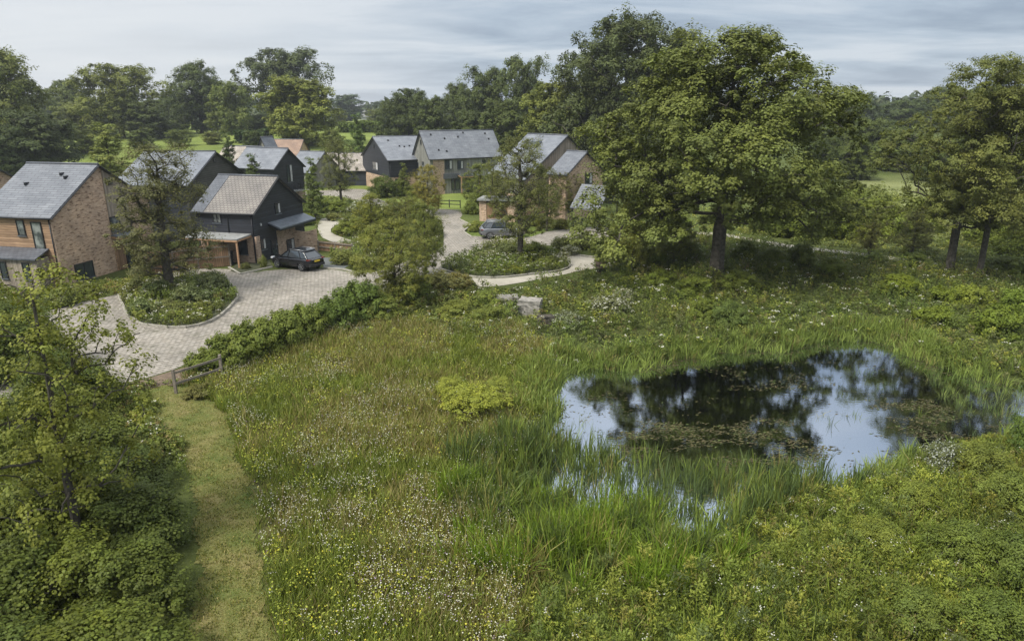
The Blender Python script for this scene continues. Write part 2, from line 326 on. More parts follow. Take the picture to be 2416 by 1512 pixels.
ROAD2 = smooth_poly(poly([(700, 455), (770, 449), (815, 446), (871, 447), (869, 460), (900, 474), (960, 490), (1087, 497), (1092, 508), (1082, 518), (1108, 531), (1092, 548), (1111, 560), (1143, 561), (1240, 564), (1300, 543), (1440, 533), (1460, 556), (1330, 578), (1240, 582), (1121, 594), (1069, 613), (1040, 622), (990, 632), (960, 610), (1045, 590), (1048, 556), (1040, 515), (950, 508), (890, 494), (850, 478), (800, 462), (700, 462)]), 1)
ISLE1 = poly([(300, 745), (335, 768), (400, 775), (440, 774), (470, 769), (497, 760), (520, 747), (542, 727), (562, 704), (558, 694), (520, 655), (440, 650), (350, 672), (280, 700)])
ISLE2 = smooth_poly(poly([(1031, 633), (1069, 616), (1124, 594), (1159, 577), (1230, 573), (1287, 598), (1338, 617), (1348, 630), (1319, 641), (1274, 645), (1178, 657), (1108, 654), (1070, 645)]), 1)
PATH1 = smooth_poly(poly([(1000, 640), (1031, 636), (1070, 648), (1108, 656), (1178, 659), (1274, 647), (1319, 643), (1350, 632), (1338, 616), (1285, 597), (1300, 592), (1345, 602), (1452, 616), (1450, 628), (1372, 638), (1319, 651), (1242, 665), (1169, 677), (1114, 677), (1050, 660)]), 1)
PATH2 = smooth_poly(poly([(762, 513), (832, 515), (828, 523), (795, 529), (776, 545), (795, 557), (850, 574), (842, 584), (790, 575), (752, 557), (748, 528)]), 1)
PATH3 = smooth_poly(poly([(1640, 548), (1697, 549), (1800, 568), (1881, 581), (2030, 597), (2240, 625), (2238, 631), (2026, 603), (1881, 588), (1800, 575), (1697, 555), (1640, 553)]), 1)
MOWN = smooth_poly(poly([(325, 925), (420, 905), (520, 955), (565, 1060), (600, 1200), (628, 1350), (650, 1540), (655, 1800), (440, 1800), (445, 1540), (462, 1350), (455, 1200), (430, 1080), (385, 990)]), 1)
_k = MOWN[np.repeat(np.arange(len(MOWN)), 1)]; _q = []
for _i in range(len(_k)):
    _a = _k[_i]; _b = _k[(_i + 1) % len(_k)]; _n = max(1, int(np.hypot(*(_b - _a)) / .3))
    _q += [_a + (_b - _a) * j / _n for j in range(_n)]
MOWN = np.array(_q); MOWN = MOWN + np.stack([(fbm(MOWN[:, 0], MOWN[:, 1], 1.1, 301) - .5) * .85, MOWN[:, 0] * 0], 1)
LAWN1 = poly([(905, 470), (1030, 470), (1100, 480), (1082, 494), (960, 488), (915, 480)])
LAWN2 = poly([(1092, 520), (1150, 520), (1260, 525), (1290, 545), (1250, 560), (1111, 558), (1095, 550), (1112, 532)])
GARDEN = poly([(840, 560), (960, 520), (1030, 520), (1040, 590), (900, 632), (850, 640), (780, 600)])
MEADOW = poly([(445, 930), (520, 860), (700, 800), (860, 770), (960, 765), (1200, 770), (1330, 830), (1300, 900), (1270, 1040), (1240, 1110), (1190, 1210), (1250, 1290), (1240, 1400), (1150, 1800), (650, 1800), (650, 1540), (628, 1350), (600, 1200), (565, 1060), (500, 960)])
BANK = poly([(1250, 1290), (1330, 1250), (1450, 1240), (1540, 1262), (1600, 1300), (1660, 1290), (1730, 1225), (1800, 1180), (1930, 1160), (2030, 1125), (2090, 1085), (2190, 1045), (2300, 1010), (2416, 985), (2700, 980), (2900, 1250), (2900, 1800), (1150, 1800), (1240, 1400)])
FIELD_L = poly([(-400, 330), (100, 318), (560, 300), (620, 320), (900, 284), (905, 310), (760, 345), (560, 362), (330, 375), (140, 395), (-400, 430)])
FIELD_R = poly([(1980, 450), (2100, 420), (2500, 400), (3200, 420), (3000, 620), (2420, 570), (2200, 560), (2010, 500)])
# ------------------------------------------------------------------ ground
def axis(lo, hi, d, far, n):
    a = np.arange(lo, hi + d / 2, d); g = np.geomspace(d, far, n); return np.concatenate([(lo - np.cumsum(g))[::-1], a, hi + np.cumsum(g)])
gx = axis(-42, 44, .45, 900, 34); gy = axis(6, 62, .45, 900, 34)
X, Y = np.meshgrid(gx, gy); pd = edist(X, Y, POND); pin = inpoly(X, Y, POND)
def rise(y):
    t = np.clip((np.asarray(y, float) - 118) / 80, 0, 1); return 5.2 * t * t * (3 - 2 * t)
def ground_z(x, y):
    x = np.asarray(x, float); y = np.asarray(y, float)
    d = edist(x, y, POND); s = np.where(inpoly(x, y, POND), -d, d)
    base = np.where(s < 1.2, -.35 - .55 * np.clip(-s / 1.5, -.64, 1), 0)
    k = np.clip((x - 2) / 10, 0, 1) * np.clip((56 - y) / 10, 0, 1) + np.clip((MEAD_D(x, y)) / 3, 0, 1)
    return base + rise(y) + np.clip(k, 0, 1) * (fbm(x, y, 5, 5) - .5) * .3 * np.clip(np.abs(s) / 2, 0, 1)
def MEAD_D(x, y): return np.where(inpoly(x, y, MEADOW), edist(x, y, MEADOW), 0)
Z = ground_z(X, Y)
col = np.zeros(X.shape + (3,)); col[:] = (.075, .095, .03)
col[Y > 66] = (.088, .115, .036)
def zone(pl, c, soft=0): col[inpoly(X, Y, pl)] = c
zone(MEADOW, (.10, .095, .04)); zone(BANK, (.06, .085, .02)); zone(LAWN1, (.14, .15, .045)); zone(LAWN2, (.11, .15, .035)); zone(GARDEN, (.08, .10, .03))
fl_ = (X < 12) & (Y > 84); col[fl_] = np.array([.16, .205, .055]) * (.85 + .35 * fbm(X, Y, 30, 77))[fl_][:, None]; zone(FIELD_R, (.19, .215, .095))
farm = (Y > 260); col[farm & (noise(X, Y, 160, 3) > .55)] = (.17, .22, .06)
col[pin & (pd > .3)] = (.03, .028, .012)
nyy, nxx = X.shape; me = bpy.data.meshes.new("ground")
idx = np.arange(nxx * nyy).reshape(nyy, nxx); F_ = np.stack([idx[:-1, :-1], idx[:-1, 1:], idx[1:, 1:], idx[1:, :-1]], -1).reshape(-1, 4)
me.vertices.add(nxx * nyy); me.vertices.foreach_set("co", np.stack([X, Y, Z], -1).astype(np.float32).ravel())
me.loops.add(F_.size); me.loops.foreach_set("vertex_index", F_.astype(np.int32).ravel()); me.polygons.add(len(F_)); me.polygons.foreach_set("loop_start", np.arange(0, F_.size, 4, dtype=np.int32)); me.update(calc_edges=True)
ca = me.color_attributes.new("col", 'FLOAT_COLOR', 'POINT'); c4 = np.ones(X.shape + (4,), np.float32); c4[..., :3] = col; ca.data.foreach_set("color", c4.ravel())
me.polygons.foreach_set("use_smooth", np.ones(len(F_), bool)); me.materials.append(M['ground'])
tag(link(bpy.data.objects.new("ground", me)), None, None, kind='structure')
def sheet(name, pl, z, m, thick=0):
    mb = MB(); n = len(pl); mb.add([(x, y, z) for x, y in pl], [tuple(range(n))]) if not thick else mb.hexa([(x, y, z - thick) for x, y in pl], [(x, y, z) for x, y in pl])
    o = mb.build(name, m); 
    o["kind"] = 'structure'; return o
sheet("road", LOT, .012, M['paving']); sheet("road", ROAD2, .018, M['paving'])
sheet("footpath", PATH1, .024, M['path']); sheet("footpath", PATH2, .026, M['path']); sheet("footpath", PATH3, .03, M['path'])
sheet("garden_bed", ISLE1, .09, M['bed'], .08); sheet("garden_bed", ISLE2, .09, M['bed'], .08)
sheet("bare_earth", poly([(300, 905), (330, 899), (440, 866), (470, 880), (440, 905), (330, 925)]), .022, M['earth'])
sheet("gravel", poly([(752, 609), (806, 607), (830, 622), (812, 634), (766, 632)]), .02, M['dark_gravel'])
sheet("garden_bed", poly([(545, 640), (567, 646), (643, 630), (636, 618), (560, 622)]), .08, M['bed'], .06)
# mown path follows the ground
mg = 0.14; bx = MOWN.min(0); tx = MOWN.max(0)
xs = np.arange(bx[0], tx[0] + mg, mg); ys = np.arange(max(bx[1], 7), tx[1] + mg, mg); XX, YY = np.meshgrid(xs, ys)
mb = MB(); cen = inpoly(XX[:-1, :-1] + mg / 2, YY[:-1, :-1] + mg / 2, MOWN); ZZ = ground_z(XX, YY) + .025; vid = np.arange(XX.size).reshape(XX.shape)
used = [(vid[i, j], vid[i, j + 1], vid[i + 1, j + 1], vid[i + 1, j]) for i in range(cen.shape[0]) for j in range(cen.shape[1]) if cen[i, j]]
keep = sorted({k for f in used for k in f}); rm = {k: i for i, k in enumerate(keep)}; fx = XX.ravel(); fy = YY.ravel(); fz = ZZ.ravel()
mb.add([(fx[k], fy[k], fz[k]) for k in keep], [tuple(rm[k] for k in f) for f in used], True); o = mb.build("mown_path", M['turf']); o["kind"] = 'structure'
# water
wb = POND.mean(0); WP = wb + (POND - wb) * 1.06
o = sheet("pond_water", WP, -.35, M['water'])
def kerb(pl, name="kerb", z=.11, closed=True, wd=.14, label=None):
    mb = MB(); n = len(pl); rngk = range(n if closed else n - 1)
    for i in rngk:
        a = np.array(pl[i]); b = np.array(pl[(i + 1) % n]); L = np.hypot(*(b - a)); k = max(1, int(round(L / .9)))
        for j in range(k):
            p = a + (b - a) * (j + .01) / k; q = a + (b - a) * (j + .99) / k
            mb.bar((p[0], p[1], z / 2), (q[0], q[1], z / 2), wd, z + random.uniform(-.008, .008))
    o = mb.build(name, M['kerb']); o["kind"] = 'structure'; return o
kerb(ISLE1, z=.15); kerb(ISLE2)
kerb(poly([(540, 632), (567, 648), (643, 631)]), closed=False); kerb(poly([(762, 633), (812, 637), (850, 647)]), closed=False)
kerb(poly([(1285, 595), (1345, 601), (1452, 614)]), closed=False)
kerb(poly([(872, 449), (870, 461), (900, 475), (960, 491), (1087, 498)]), closed=False); kerb(poly([(1084, 518), (1110, 531), (1094, 548), (1112, 560), (1143, 561)]), closed=False)
# ------------------------------------------------------------------ houses
class House:
    def __init__(s, name, label, q, walls, roof, group=None, oh=.22, lower=None, lower_h=2.5, gable=None, cat="house", gutter=True):
        s.x, s.y, th, s.L, s.W, s.he, s.hr = q; s.th = R(th); s.oh = oh
        s.root = empty(name, (s.x, s.y, 0), s.th, label, cat, group)
        s.Lw = s.L - 2 * oh; s.Ww = s.W - 2 * oh; pit = (s.hr - s.he) / (s.W / 2); s.hw = s.he + oh * pit - .12; s.pit = pit; s.hrw = s.hr - .16
        mm = dict(F=walls, B=walls, R=gable or walls, L=gable or walls)
        if isinstance(walls, dict): mm = walls
        T = .18
        for sd in 'FBRL':
            half = s.Lw / 2 if sd in 'FB' else s.Ww / 2; inset = 0
            if sd in 'FB': half -= T
            secs = [(0, s.hw, mm[sd])]
            if lower and sd in lower: secs = [(0, lower_h, lower[sd]), (lower_h, s.hw, mm[sd])]
            for z0, z1, mt in secs:
                mb = MB(); d0 = -T; d1 = 0 if z0 == 0 or not (lower and sd in lower) else .03
                pts = [(-half, z0), (half, z0), (half, z1), (-half, z1)]
                if sd in 'RL' and z1 == s.hw: pts = [(-half, z0), (half, z0), (half, z1), (0, s.hrw), (-half, z1)]
                mb.hexa([s.m(sd, a, d0, z) for a, z in pts], [s.m(sd, a, d1, z) for a, z in pts]); mb.build("wall", mt, s.root)
        s.roofs(-s.L / 2, s.L / 2, roof)
        if gutter:
            for sg in (-1, 1):
                MB().tube([(-s.L / 2, sg * (s.W / 2 + .05), s.he - .06), (s.L / 2, sg * (s.W / 2 + .05), s.he - .06)], .07, 6).build("gutter", M['black_metal'], s.root)
    def m(s, sd, a, d, z):
        if sd == 'F': return (a, -s.Ww / 2 - d, z)
        if sd == 'B': return (-a, s.Ww / 2 + d, z)
        if sd == 'R': return (s.Lw / 2 + d, a, z)
        return (-s.Lw / 2 - d, -a, z)
    def roofs(s, x0, x1, mt, name="roof"):
        t = .14; rf = None
        for sg in (-1, 1):
            y0 = sg * s.W / 2; lo = s.he; 
            mb = MB(); b = [(x0, y0, lo - t), (x1, y0, lo - t), (x1, 0, s.hr - t), (x0, 0, s.hr - t)]; mb.hexa(b, [(x, y, z + t) for x, y, z in b]); r = mb.build(name, mt, s.root)
            if sg == -1: rf = r
        MB().tube([(x0 - .01, 0, s.hr + .0), (x1 + .01, 0, s.hr + .0)], .09, 6).build("ridge", M['slate_dark'], rf)
        for xx in (x0, x1):     # verge boards
            for sg in (-1, 1):
                MB().bar((xx, sg * (s.W / 2 + .01), s.he - .1), (xx, 0, s.hr - .1), .05, .2, (1, 0, 0)).build("verge_board", M['frame'], rf)
        s.rf = rf; return rf
    def wp(s, sd, u, v):
        d = ray(u, v); c, q = math.cos(-s.th), math.sin(-s.th)
        o = np.array([-s.x, -s.y, CAMH]); o = np.array([o[0] * c - o[1] * q, o[0] * q + o[1] * c, o[2]]); d = np.array([d[0] * c - d[1] * q, d[0] * q + d[1] * c, d[2]])
        ax, val = {'F': (1, -s.Ww / 2), 'B': (1, s.Ww / 2), 'R': (0, s.Lw / 2), 'L': (0, -s.Lw / 2)}[sd]
        t = (val - o[ax]) / d[ax]; p = o + t * d
        return {'F': p[0], 'B': -p[0], 'R': p[1], 'L': -p[1]}[sd], p[2]
    def bx(s, sd, a0, a1, d0, d1, z0, z1): return MB().box(a0, a1, d0, d1, z0, z1, lambda a, d, z: s.m(sd, a, d, z))
    def rect(s, sd, r):
        u0, u1, v0, v1 = r; um = (u0 + u1) / 2; vm = (v0 + v1) / 2
        return s.wp(sd, u0, vm)[0], s.wp(sd, u1, vm)[0], s.wp(sd, um, v1)[1], s.wp(sd, um, v0)[1]
    def window(s, sd, px=None, r=None, pane='pane', bars=1, curtain=False, off=0, sill=True):
        a0, a1, z0, z1 = s.rect(sd, px) if px else r
        z0 = max(z0, .15); fw = .07
        f = MB()
        for q in ((a0, a1, z0, z0 + fw), (a0, a1, z1 - fw, z1), (a0, a0 + fw, z0 + fw, z1 - fw), (a1 - fw, a1, z0 + fw, z1 - fw)):
            f.box(q[0], q[1], off + .0, off + .07, q[2], q[3], lambda a, d, z: s.m(sd, a, d, z))
        for k in range(1, bars):
            am = a0 + (a1 - a0) * k / bars; f.box(am - .03, am + .03, off, off + .065, z0 + fw, z1 - fw, lambda a, d, z: s.m(sd, a, d, z))
        fr = f.build("window", M['frame'], s.root)
        s.bx(sd, a0 + fw, a1 - fw, off + .005, off + .035, z0 + fw, z1 - fw).build("pane", M[pane], fr)
        if curtain: s.bx(sd, a1 - fw - (a1 - a0) * .3, a1 - fw - .01, off + .036, off + .045, z0 + fw + .02, z1 - fw - .02).build("blind", M['curtain'], fr)
        if sill: s.bx(sd, a0 - .05, a1 + .05, off, off + .11, z0 - .05, z0 - .004).build("sill", M['lead'], fr)
        return fr
    def door(s, sd, px=None, r=None, m='frame', glass=True, off=0):
        a0, a1, z0, z1 = s.rect(sd, px) if px else r; z0 = .02
        dr = s.bx(sd, a0, a1, off, off + .06, z0, z1).build("door", M[m], s.root)
        if glass: s.bx(sd, a0 + .14, a1 - .14, off + .06, off + .075, z0 + .25, z1 - .15).build("pane", M['pane'], dr)
        s.bx(sd, a1 - .13, a1 - .08, off + .06, off + .12, 1.0, 1.15).build("handle", M['alloy'], dr); return dr
    def pipe(s, sd, a, z0, z1): MB().tube([s.m(sd, a, .06, z0), s.m(sd, a, .06, z1)], .04, 6).build("downpipe", M['black_metal'], s.root)
    def canopy(s, sd, a0, a1, z, proj, fall=.3, mt='lead', posts=(), pm='oak_wood', t=.1):
        mb = MB(); b = [s.m(sd, a0, 0, z), s.m(sd, a1, 0, z), s.m(sd, a1, proj, z - fall), s.m(sd, a0, proj, z - fall)]
        mb.hexa(b, [(x, y, zz + t) for x, y, zz in b]); c = mb.build("canopy", M[mt], s.root)
        f = MB(); f.bar(s.m(sd, a0, proj - .03, z - fall - .07), s.m(sd, a1, proj - .03, z - fall - .07), .08, .14)
        for a in (a0 + .04, a1 - .04): f.bar(s.m(sd, a, .02, z - .08), s.m(sd, a, proj - .08, z - fall - .07), .08, .12)
        f.build("beam", M[pm], c)
        for a in posts: MB().bar(s.m(sd, a, proj - .1, 0), s.m(sd, a, proj - .1, z - fall - .1), .12, .12, (1, 0, 0)).build("post", M[pm], s.root)
        return c
B_ = M
# H1: nearest house on the left
h = House("brick_house", "nearest brick house at the left edge, slate roof and timber strip up its gable", (-33.59, 52.15, -12.0, 6.31, 9.99, 4.89, 8.13), dict(F=B_['boards_orange'], B=B_['boards_orange'], R=B_['brick'], L=B_['brick']), B_['slate'])
h1 = h
h.window('F', (41, 59, 519, 556), pane='pane_pale'); h.window('F', (79, 103, 524, 592), pane='pane_pale')
h.window('R', (177, 222, 618, 664), bars=2)
a0 = h.wp('R', 236, 480)[0]; a1 = a0 + 2.05
a0 = .35; a1 = 2.45
zt0 = h.hrw - (h.hrw - h.hw) * a0 / (h.Ww / 2); zt1 = h.hrw - (h.hrw - h.hw) * a1 / (h.Ww / 2)
mb = MB(); pts = [(a0, 2.62), (a1, 2.62), (a1, zt1 - .04), (a0, zt0 - .04)]; mb.hexa([h.m('R', a, .005, z) for a, z in pts], [h.m('R', a, .07, z) for a, z in pts]); mb.build("timber_strip", M['boards_silver'], h.root)
h.window('R', (246, 262, 419, 436), off=.07, sill=False); h.window('R', (258, 281, 510, 545), off=.07, pane='pane_pale')
h.bx('R', a0, a1, .005, .07, .0, 2.6).build("timber_surround", M['boards_orange'], h.root)
h.door('R', r=(1.35, 2.15, 0, 2.2), off=.07); h.bx('R', .45, 1.28, .07, .12, .05, 2.2).build("wood_door_panel", M['wood'], h.root)
h.canopy('R', a0 - .1, a1 + .35, 2.72, .95, .12, 'lead', (), 'oak_wood')
h.pipe('F', h.Lw / 2 - .12, 0, h.hw)
# lean-to along the front
lw = MB().box(-h.Lw / 2 - 4, h.Lw / 2 - .75, -h.Ww / 2 - 1.1, -h.Ww / 2 - .0, 0, 2.15).build("lean_to", M['boards_silver'], h.root)
mb = MB(); b = [(-h.Lw / 2 - 4, -h.Ww / 2 - 1.3, 2.1), (h.Lw / 2 - .6, -h.Ww / 2 - 1.3, 2.1), (h.Lw / 2 - .6, -h.Ww / 2 - .005, 2.62), (-h.Lw / 2 - 4, -h.Ww / 2 - .005, 2.62)]
mb.hexa(b, [(x, y, z + .1) for x, y, z in b]); mb.build("lean_to_roof", M['slate_dark'], h.root)
for aa in (1.0, -.9): 
    h.window('F', r=(aa, aa + .55, .7, 1.9), off=1.1)
# roof lights missing slates = small dark slots
for xx, yy in ((1.5, .28), (.9, .22), (-1.3, .42)):
    yq = -h.W / 2 * yy; zz = h.hr - (h.hr - h.he) * yy
    MB().box(xx - .06, xx + .05, yq - .18, yq + .18, zz - .05, zz + .16).build("roof_vent", M['frame'], h.rf)
# H0: chimney house peeking in
h = House("slate_cottage", "slate roofed cottage with a brick chimney just inside the left edge", (-54, 66, -12, 12, 8, 4.6, 7.0), B_['brick'], B_['slate'])
ch = MB().box(5.0, 5.6, -.5, .5, 5.6, 8.2).box(4.95, 5.65, -.55, .55, 8.2, 8.35).build("chimney", M['brick'], h.root)
# H3: black house with brown tiles
h = House("black_boarded_house", "black weatherboarded house with brown tiled roof beside the dark parked car", (-22.3, 58.67, -14.0, 5.7, 8.0, 4.07, 6.66), dict(F=B_['boards_black'], B=B_['boards_black'], R=B_['boards_black'], L=B_['boards_black']), B_['tile'], lower=dict(F=B_['brick_pale']), lower_h=2.2, gutter=True)
h3 = h
# dark slate band at the far left of the roof
for sg in (-1,):
    x0, x1 = -h.L / 2 - .02, -h.L / 2 + 1.15; mb = MB(); b = [(x0, sg * (h.W / 2 + .02), h.he + .0), (x1, sg * (h.W / 2 + .02), h.he), (x1, 0, h.hr), (x0, 0, h.hr)]
    mb.hexa([(x, y, z + .004) for x, y, z in b], [(x, y, z + .03) for x, y, z in b]); mb.build("slate_band", M['slate_dark'], h.rf)
h.window('R', (648, 661, 478, 505), curtain=True, pane='pane')
h.window('R', (614, 627, 562, 590), curtain=True); h.door('R', (640, 655, 563, 615), m='black_metal')
a0, a1, z0, z1 = h.rect('R', (656, 700, 560, 615)); h.bx('R', a0, min(a1, h.Ww / 2), .0, .05, 0, 2.2).build("brick_panel", M['brick_pale'], h.root)
h.window('R', (675, 693, 563, 590), off=.05, curtain=True)
a0, _ = h.wp('R', 634, 548); a1 = h.Ww / 2 + .1
h.canopy('R', a0, a1, 2.95, 1.15, .42, 'lead', (), 'black_metal')
h.window('F', (502, 522, 501, 526), bars=2, pane='pane_pale'); h.window('F', (562, 584, 563, 600), off=0)
h.canopy('F', -h.Lw / 2 + .1, h.Lw / 2 - .25, 2.35, 2.0, .1, 'zinc', (-.3, h.Lw / 2 - .35), 'oak_wood')
h.pipe('F', h.Lw / 2 - .1, 0, h.hw); h.pipe('F', .35, 2.4, h.hw)
MB().box(h.Lw / 2 - .02, h.Lw / 2 + .12, -h.Ww / 2 - .02, -h.Ww / 2 + .5, 0, 2.2).build("brick_pier", M['brick_pale'], h.root)
lt = h.bx('R', h.wp('R', 613, 520)[0] - .05, h.wp('R', 613, 520)[0] + .07, .002, .09, 2.95, 3.15).build("wall_light", M['curtain'], h.root)
# H2: dark boarded house behind the tree
h = House("dark_boarded_house", "grey boarded house with long slate roof behind the airy garden tree", (-33.3, 70.42, -2.4, 7.3, 12.9, 5.26, 7.98), B_['boards_dark'], B_['slate_far'], gable=B_['boards_brown'])
h.window('R', r=(-.25, .25, 6.9, 7.3), sill=False)
# H4
h = House("black_boarded_house", "black boarded house with a tall balcony window in its gable, behind the brown tiled house", (-30.47, 87.49, -25.3, 6.81, 5.6, 5.09, 7.43), B_['boards_black'], B_['slate_far'], lower=dict(R=B_['brick_pale']), lower_h=2.2)
h.window('R', (676, 690, 388, 430), bars=2, curtain=True)
a0, a1, z0, z1 = h.rect('R', (670, 706, 432, 455)); h.bx('R', a0, a1, .03, .9, 2.2, 2.35).build("balcony", M['zinc'], h.root)
mb = MB()
for k in range(9):
    aa = a0 + .03 + (a1 - a0 - .06) * k / 8; mb.box(aa - .012, aa + .012, .84, .88, 2.35, 3.2, lambda a, d, z: h.m('R', a, d, z))
mb.box(a0, a1, .83, .89, 3.2, 3.25, lambda a, d, z: h.m('R', a, d, z)); mb.build("railing", M['black_metal'], h.root)
h.door('R', r=(a0 + .3, a0 + 1.2, 0, 2.1))
h.window('F', r=(1.9, 2.6, 3.5, 4.5))
for xx, yy in ((-1.2, .35), (.6, .75)):
    yq = -h.W / 2 * yy; zz = h.hr - (h.hr - h.he) * yy; MB().box(xx - .1, xx + .1, yq - .12, yq + .12, zz - .02, zz + .12).build("roof_light", M['curtain'], h.rf)
# H5
h = House("charcoal_house", "charcoal boarded house with slate roof joined to the left of the big grey house", (-18.14, 110.53, 28.4, 7.6, 13.7, 4.81, 7.98), B_['boards_black'], B_['slate_far'], lower=dict(L=B_['brick'], F=B_['brick']), lower_h=2.3)
h.window('L', (884, 894, 424 - 0, 442)); h.window('L', (879, 892, 420 - 38, 401), curtain=True) ; h.window('L', r=(-.15, .15, 6.1, 6.9), sill=False)
h.window('F', r=(-2.8, -2.0, .9, 2.1)); h.window('F', r=(1.2, 2.4, .9, 2.1), bars=2)
h.pipe('F', -h.Lw / 2 + .15, 0, h.hw)
for xx, yy in ((-1.8, .2), (2.9, .3), (-.6, .45), (1.0, .45), (.1, .48)):
    yq = -h.W / 2 * yy; zz = h.hr - (h.hr - h.he) * yy; MB().box(xx - .1, xx + .1, yq - .1, yq + .1, zz - .05, zz + .18).build("roof_vent", M['frame'], h.rf)
# H6
h = House("grey_timber_house", "large grey vertically boarded house with a wide pale slate roof in the middle distance", (-8.27, 106.66, 31.1, 12.36, 6.4, 5.1, 8.95), B_['boards_grey'], B_['slate_far'])
h.window('L', r=(-1.6, -1.2, 3.1, 4.4)); h.window('L', r=(.2, .8, 2.9, 4.6), pane='pane_pale'); h.window('L', r=(-.15, .15, 7.0, 7.7), sill=False)
h.window('F', (1050, 1067, 378, 400), curtain=True, bars=2); h.window('F', (1079, 1093, 379, 399), curtain=True); h.window('F', (1138, 1146, 377, 396)); h.window('F', (1150, 1156, 377, 396))
a0, _ = h.wp('F', 1022, 400); a1, _ = h.wp('F', 1048, 400); h.bx('F', a0, a1, .0, .05, 0, h.hw - .02).build("brick_panel", M['brick_pale'], h.root)
a0, _ = h.wp('F', 1068, 440); a1, _ = h.wp('F', 1108, 440)
h.canopy('F', a0 + .8, a1 + 1.2, 2.75, 1.3, .25, 'slate_dark', (a0 + .9, a1 + 1.1), 'oak_wood')
h.door('F', r=(a1 - .6, a1 + .3, 0, 2.1)); h.window('F', r=(a0 - .2, a0 + 1.2, .5, 2.1), bars=2)
h.bx('F', a0 - 1.5, a0 + .7, .05, .35, 2.2, 2.95).build("bay_fascia", M['slate_dark'], h.root)
for xx, yy in ((-4.6, .15), (-2.6, .3), (-.3, .25), (4.5, .15), (4.8, .35), (-4.2, .7), (-3.0, .75), (.8, .1)):
    yq = -h.W / 2 * yy; zz = h.hr - (h.hr - h.he) * yy; MB().box(xx - .09, xx + .09, yq - .1, yq + .1, zz - .05, zz + .2).build("roof_vent", M['frame'], h.rf)
# H7 main + wing form one building: wing parts are parented to the same root
h = House("brick_house", "brick house with a split slate roof and boarded dormer side, left of the big oak", (4.35, 87.57, -50.2, 7.33, 13.72, 4.16, 9.02), dict(F=B_['boards_grey'], B=B_['boards_grey'], R=B_['boards_silver'], L=B_['boards_grey']), B_['slate_far'], lower=dict(R=B_['brick'], F=B_['brick']), lower_h=2.4)
h7 = h
hw_ = House("side_wing", None, (7.4, 79.99, -43.3, 2.9, 7.27, 5.07, 7.44), B_['brick'], B_['slate'])
hw_.window('R', (1380, 1397, 408, 434), curtain=True)
hw_.window('R', (1340, 1352, 470, 500))
hwr = hw_.root
inv = Matrix.Rotation(-h.th, 4, 'Z') @ Matrix.Translation((-h.x, -h.y, 0))
W2 = Matrix.Translation((hw_.x, hw_.y, 0)) @ Matrix.Rotation(hw_.th, 4, 'Z'); RM = inv @ W2
for o in [o for o in sc.objects if o.parent is hwr]:
    o.parent = h.root; o.matrix_local = RM
bpy.data.objects.remove(hwr)
h.window('F', r=(-2.6, -1.6, 1.0, 2.1)); h.window('F', r=(.5, 2.0, .8, 2.1), bars=2)
MB().box(-.5, .5, -2.2, -1.3, 7.9, 8.25).build("roof_light", M['lead'], h.rf)
# flat roofed brick porch/garage left of H7
q = P(1145, 520); g = empty("garden_store", (q[0] + 1.6, q[1] + .5, 0), R(-10), "small flat roofed brick store with pale roof edge beside the split roof house", "store")
for a, b_ in (((-2.0, 2.0, 1.1, 1.28), 1), ((-2.0, -1.8, -1.3, 1.1), 1), ((1.8, 2.0, -1.3, 1.1), 1), ((-2.0, -1.2, -1.5, -1.3), 1), ((1.2, 2.0, -1.5, -1.3), 1)):
    MB().box(a[0], a[1], a[2], a[3], 0, 2.3).build("wall", M['brick'], g)
MB().box(-1.2, 1.2, -1.42, -1.34, 0, 2.1).build("door", M['wood'], g)
MB().box(-2.2, 2.2, -1.75, 1.5, 2.31, 2.5).build("roof", M['zinc'], g)
# H8 open shed with slate roof
q = P(1362, 545); g = empty("open_shed", (q[0] + 1.5, q[1] + 1.2, 0), R(-38), "open sided slate roofed shed on dark posts, half hidden by the big oak", "shed")
mb = MB(); b = [(-1.6, -1.6, 2.2), (1.9, -1.6, 2.2), (1.9, 0.6, 4.4), (-1.6, 0.6, 4.4)]; mb.hexa(b, [(x, y, z + .12) for x, y, z in b]); mb.build("roof", M['slate'], g)
mb = MB(); b = [(-1.6, 2.6, 2.4), (1.9, 2.6, 2.4), (1.9, 0.6, 4.4), (-1.6, 0.6, 4.4)]; mb.hexa(b, [(x, y, z + .1) for x, y, z in b]); mb.build("roof", M['slate'], g)
for px, py in ((-1.4, -1.4), (1.7, -1.4), (-1.4, 2.4), (1.7, 2.4)): MB().box(px - .07, px + .07, py - .07, py + .07, 0, 2.4).build("post", M['black_metal'], g)
MB().box(-1.4, -.2, -1.36, -1.30, 0.02, 1.25).build("panel", M['black_metal'], g)
# far low barns
def barn(name, label, u, v, Y, L, W, he, hr, th, roof, wall, cat="barn"):
    p = PY(u, v, Y); return House(name, label, (p[0], Y, th, L, W, he, hr), M[wall], M[roof], cat=cat, group="low outbuildings behind the black houses")
barn("stone_roofed_barn", "low barn with pale weathered roof directly behind the black house with the balcony", 575, 360, 108, 7, 9, 2.8, 6.6, -20, 'shingle', 'boards_grey')
barn("rust_roofed_barn", "rust coloured tiled barn roof under the round tree", 680, 345, 140, 6.5, 8, 3.2, 6.3, -4, 'rust_tile', 'brick')
barn("hipped_slate_barn", "grey slate roofed barn with pale edge right of the balcony house", 738, 370, 112, 4.6, 9, 2.6, 5.6, -18, 'slate_far', 'boards_grey')
barn("long_barn", "long low barn with weathered brown roof left of the charcoal house", 822, 370, 118, 9.5, 8.5, 2.4, 5.0, -6, 'shingle', 'boards_dark')
barn("slate_gable_outbuilding", "small pointed slate roof poking up behind the balcony house", 631, 345, 118, 3, 4, 3.5, 7.6, 70, 'slate_far', 'boards_grey')
